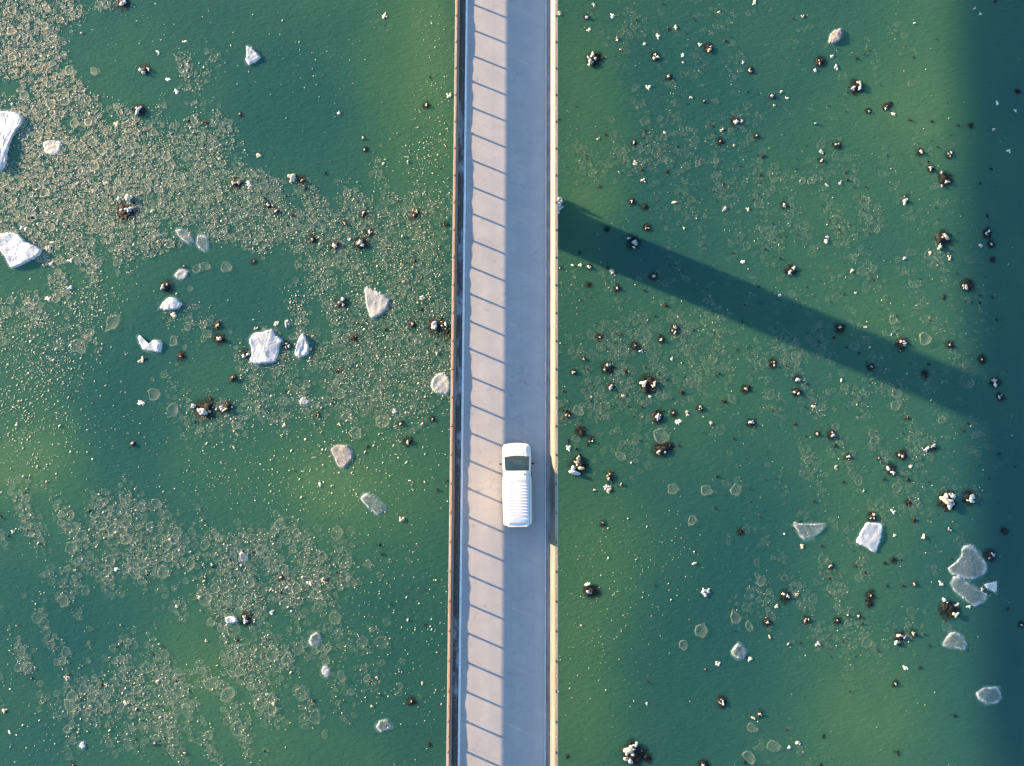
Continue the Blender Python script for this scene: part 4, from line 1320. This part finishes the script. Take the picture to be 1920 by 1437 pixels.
def apart(P, R, gap):
    """keep the floating discs that do not lie on a bigger one"""
    order = np.concatenate([np.arange(len(HAND)), len(HAND) + np.argsort(-R[len(HAND):])])
    cell, grid, keep = 15.0, {}, []
    pl, rl = P.tolist(), R.tolist()
    for i in order.tolist():
        x, y = pl[i]; r = rl[i]
        gx0, gy0 = int(x // cell), int(y // cell)
        ok = True
        for a in range(gx0 - 2, gx0 + 3):
            for b in range(gy0 - 2, gy0 + 3):
                for j in grid.get((a, b), ()):
                    d = gap * (r + rl[j])
                    if (pl[j][0] - x) ** 2 + (pl[j][1] - y) ** 2 < d * d:
                        ok = False
                        break
                if not ok: break
            if not ok: break
        if ok or i < len(HAND):
            grid.setdefault((gx0, gy0), []).append(i)
            keep.append(i)
    return np.array(keep)


kp = np.sort(apart(P, Rp, .60))
P, Rp = P[kp], Rp[kp]
NP_ = len(P)
print('pancakes', NP_)
big_first = np.concatenate([np.arange(len(HAND)), len(HAND) + np.argsort(-Rp[len(HAND):] * np.where((P[len(HAND):, 0] < 0) | (P[len(HAND):, 0] > 1920) | (P[len(HAND):, 1] < 0) | (P[len(HAND):, 1] > 1437), 0, 1))])
P, Rp = P[big_first], Rp[big_first]
cov = np.clip(coverage(P[:, 0], P[:, 1]) * rng.uniform(.55, 1.35, NP_) * np.clip(.30 + .62 * density(P[:, 0], P[:, 1]), .35, .9), .07, .9)
cov[:len(HAND)] = np.clip(cov[:len(HAND)] * 1.3, .28, .8)
PC = wpix(P)
NA = 10
th = np.linspace(0, 2 * np.pi, NA, endpoint=False)
shape = np.ones((NP_, NA))
for k in (2, 3, 4, 5):
    shape += rng.normal(0, .15 / k ** .5, (NP_, 1)) * np.cos(k * th[None] + rng.uniform(0, 6.28, (NP_, 1)))
shape = np.clip(shape + rng.normal(0, .075, (NP_, NA)), .5, 1.6)
stre = rng.uniform(.68, 1.0, NP_)
stra = rng.uniform(0, np.pi, NP_)
rad = Rp * MPP
levels = [(1.0, -.012, .35), (.91, None, 1.0), (.78, .6, .7), (.60, .010, .08)]
layer = rng.uniform(.004, .030, NP_)
vs_, rim_ = [], []
rimh = np.clip(rad * .13, .02, .075)[:, None] * rng.uniform(.25, 1.35, (NP_, NA))
for s, z, rm in levels:
    ux, uy = rad[:, None] * shape * s * np.cos(th)[None], (rad * stre)[:, None] * shape * s * np.sin(th)[None]
    ca_, sa_ = np.cos(stra)[:, None], np.sin(stra)[:, None]
    xy = PC[:, None] + np.stack([ux * ca_ - uy * sa_, ux * sa_ + uy * ca_], -1)
    zz = layer[:, None] + (rimh if z is None else rimh * .6 if z == .6 else z)
    zz = np.broadcast_to(zz, (NP_, NA))
    vs_.append(np.concatenate([xy, zz[..., None]], -1)); rim_.append(np.broadcast_to(rm * np.clip(rimh / (rad * .13)[:, None], .3, 1.2) if rm > .3 else np.full((NP_, NA), rm), (NP_, NA)))
ctr = np.concatenate([PC, (layer + .016)[:, None]], -1)[:, None]
PV = np.concatenate(vs_ + [ctr], 1)              # (NP, 5*NA+1, 3)
PR = np.concatenate(rim_ + [np.zeros((NP_, 1))], 1)
nv = PV.shape[1]
qs = [(i * NA + j, i * NA + (j + 1) % NA, (i + 1) * NA + (j + 1) % NA, (i + 1) * NA + j) for i in range(3) for j in range(NA)]
ts = [(3 * NA + j, 3 * NA + (j + 1) % NA, 4 * NA) for j in range(NA)]
tri = np.array([t3 for a, b, c_, d in qs for t3 in ((a, b, c_), (a, c_, d))] + ts)
NI = 290
for k in range(NI):
    c = PC[k]
    me = np_mesh('ice_pancake', PV[k] - np.array([c[0], c[1], 0]), tri, M_PAN, {'rim': PR[k], 'cover': np.full(nv, cov[k])}, True)
    o = link('ice_pancake', me, None, (c[0], c[1], 0))
    tag(o, None, 'ice pancake', 'translucent ice pancakes')
    sw = 'wide' if Rp[k] > 13.5 else 'medium' if Rp[k] > 11 else 'smaller'
    PENDING.append((o, '%s see-through ice pancake' % sw, P[k, 0], P[k, 1]))
rest = slice(NI, NP_)
m_ = NP_ - NI
me = np_mesh('pancake_slush', PV[rest].reshape(-1, 3), (tri[None] + (np.arange(m_) * nv)[:, None, None]).reshape(-1, 3), M_PAN,
             {'rim': PR[rest].ravel(), 'cover': np.repeat(cov[rest], nv)}, True)
tag(link('pancake_slush', me), 'fields of small pancake ice drifting in the water', kind='stuff')

# crumbs of ice: in the slush, and loose ones strewn over the open water
LOOSE = [(20, 700, 60, 130, 0, 1.6), (70, 650, 90, 60, 0, 1.4), (100, 690, 45, 32, -20, 3.0), (165, 565, 40, 40, 0, 3.0), (60, 600, 50, 30, 0, 1.4), (805, 290, 34, 40, 0, 1.6), (80, 790, 110, 90, -50, 1.2), (130, 620, 70, 30, 0, .8), (180, 560, 60, 40, 0, .9), (800, 280, 40, 70, 0, .5), (820, 170, 40, 120, 0, .35), (560, 880, 180, 80, 0, .5), (700, 890, 140, 110, 0, .40), (250, 800, 60, 60, 0, .3), (400, 880, 60, 70, 0, .3),
         (620, 130, 70, 60, 0, .22), (450, 100, 120, 80, 0, .12), (1160, 1050, 110, 100, 0, .30), (1120, 1190, 110, 140, 0, .26), (1100, 560, 90, 60, 0, .2), (720, 1130, 140, 80, 0, .25), (260, 40, 70, 60, 0, .25), (640, 1050, 80, 40, 0, .25), (60, 1380, 60, 50, 0, .3), (1250, 1040, 80, 60, 0, .25), (30, 1270, 60, 60, 0, .2), (810, 1250, 50, 140, 0, .2)]


def crumbs(n, keep, r0, spread, zmax, streak, name, label):
    Q = sample(n, keep)
    c = wpix(Q)
    s = np.clip(np.exp(rng.normal(math.log(r0), spread, n)), .010, .13) * np.where(Q[:, 0] > 1030, .72, 1.0)
    v = octa[None] * s[:, None, None] * rng.uniform(.55, 1.25, (n, 6, 3))
    st = np.where(rng.random(n) < streak, rng.uniform(1.6, 3.2, n), 1.0)
    v[..., 0] *= st[:, None]
    a = np.where(st > 1, rng.normal(math.radians(52), .25, n), rng.uniform(0, 6.28, n))
    ca, sa = np.cos(a)[:, None], np.sin(a)[:, None]
    v = np.stack([v[..., 0] * ca - v[..., 1] * sa, v[..., 0] * sa + v[..., 1] * ca, v[..., 2] * .8], -1)
    v = v + np.stack([c[:, 0], c[:, 1], rng.uniform(0, zmax, n)], -1)[:, None]
    fc = (of[None] + (np.arange(n) * 6)[:, None, None]).reshape(-1, 3)
    tag(link(name, np_mesh(name, v.reshape(-1, 3), fc, M_FLECK)), label, kind='stuff')


crumbs(40000, lambda x, y: np.where(on_bridge(x), 0, np.clip(density(x, y) - .12, 0, 1) ** 1.3 * np.clip(coverage(x, y) - np.where((x > 940) | (y > 860), .13, 0), .06, 1)), 0.022, .45, .04, .12, 'slush_crumbs', 'pale crumbs of ice frozen into the slush fields')
crumbs(5600, lambda x, y: np.where(on_bridge(x), 0, np.clip(blobs(x, y, LOOSE), 0, 4) * .22 + .003), .023, .45, .012, .35, 'loose_crumbs', 'tiny bright ice crumbs strewn on open water')

# scattered dark grit in the slush
def grit_specks(n):
    Q = sample(n, lambda x, y: np.where(on_bridge(x), 0, np.clip(density(x, y) - .05, 0, 1) * np.where(x > 1040, 1.0, .5)))
    c = wpix(Q)
    s = np.clip(np.exp(rng.normal(math.log(.05), .5, n)), .02, .16)
    v = octa[None] * s[:, None, None] * rng.uniform(.55, 1.3, (n, 6, 3))
    v[..., 2] *= .5
    v = v + np.stack([c[:, 0], c[:, 1], np.full(n, .02)], -1)[:, None]
    fc = (of[None] + (np.arange(n) * 6)[:, None, None]).reshape(-1, 3)
    tag(link('grit_specks', np_mesh('grit_specks', v.reshape(-1, 3), fc, M_BROWN)), 'specks of dark grit scattered through the slush', kind='stuff')


grit_specks(1500)
finish_labels()
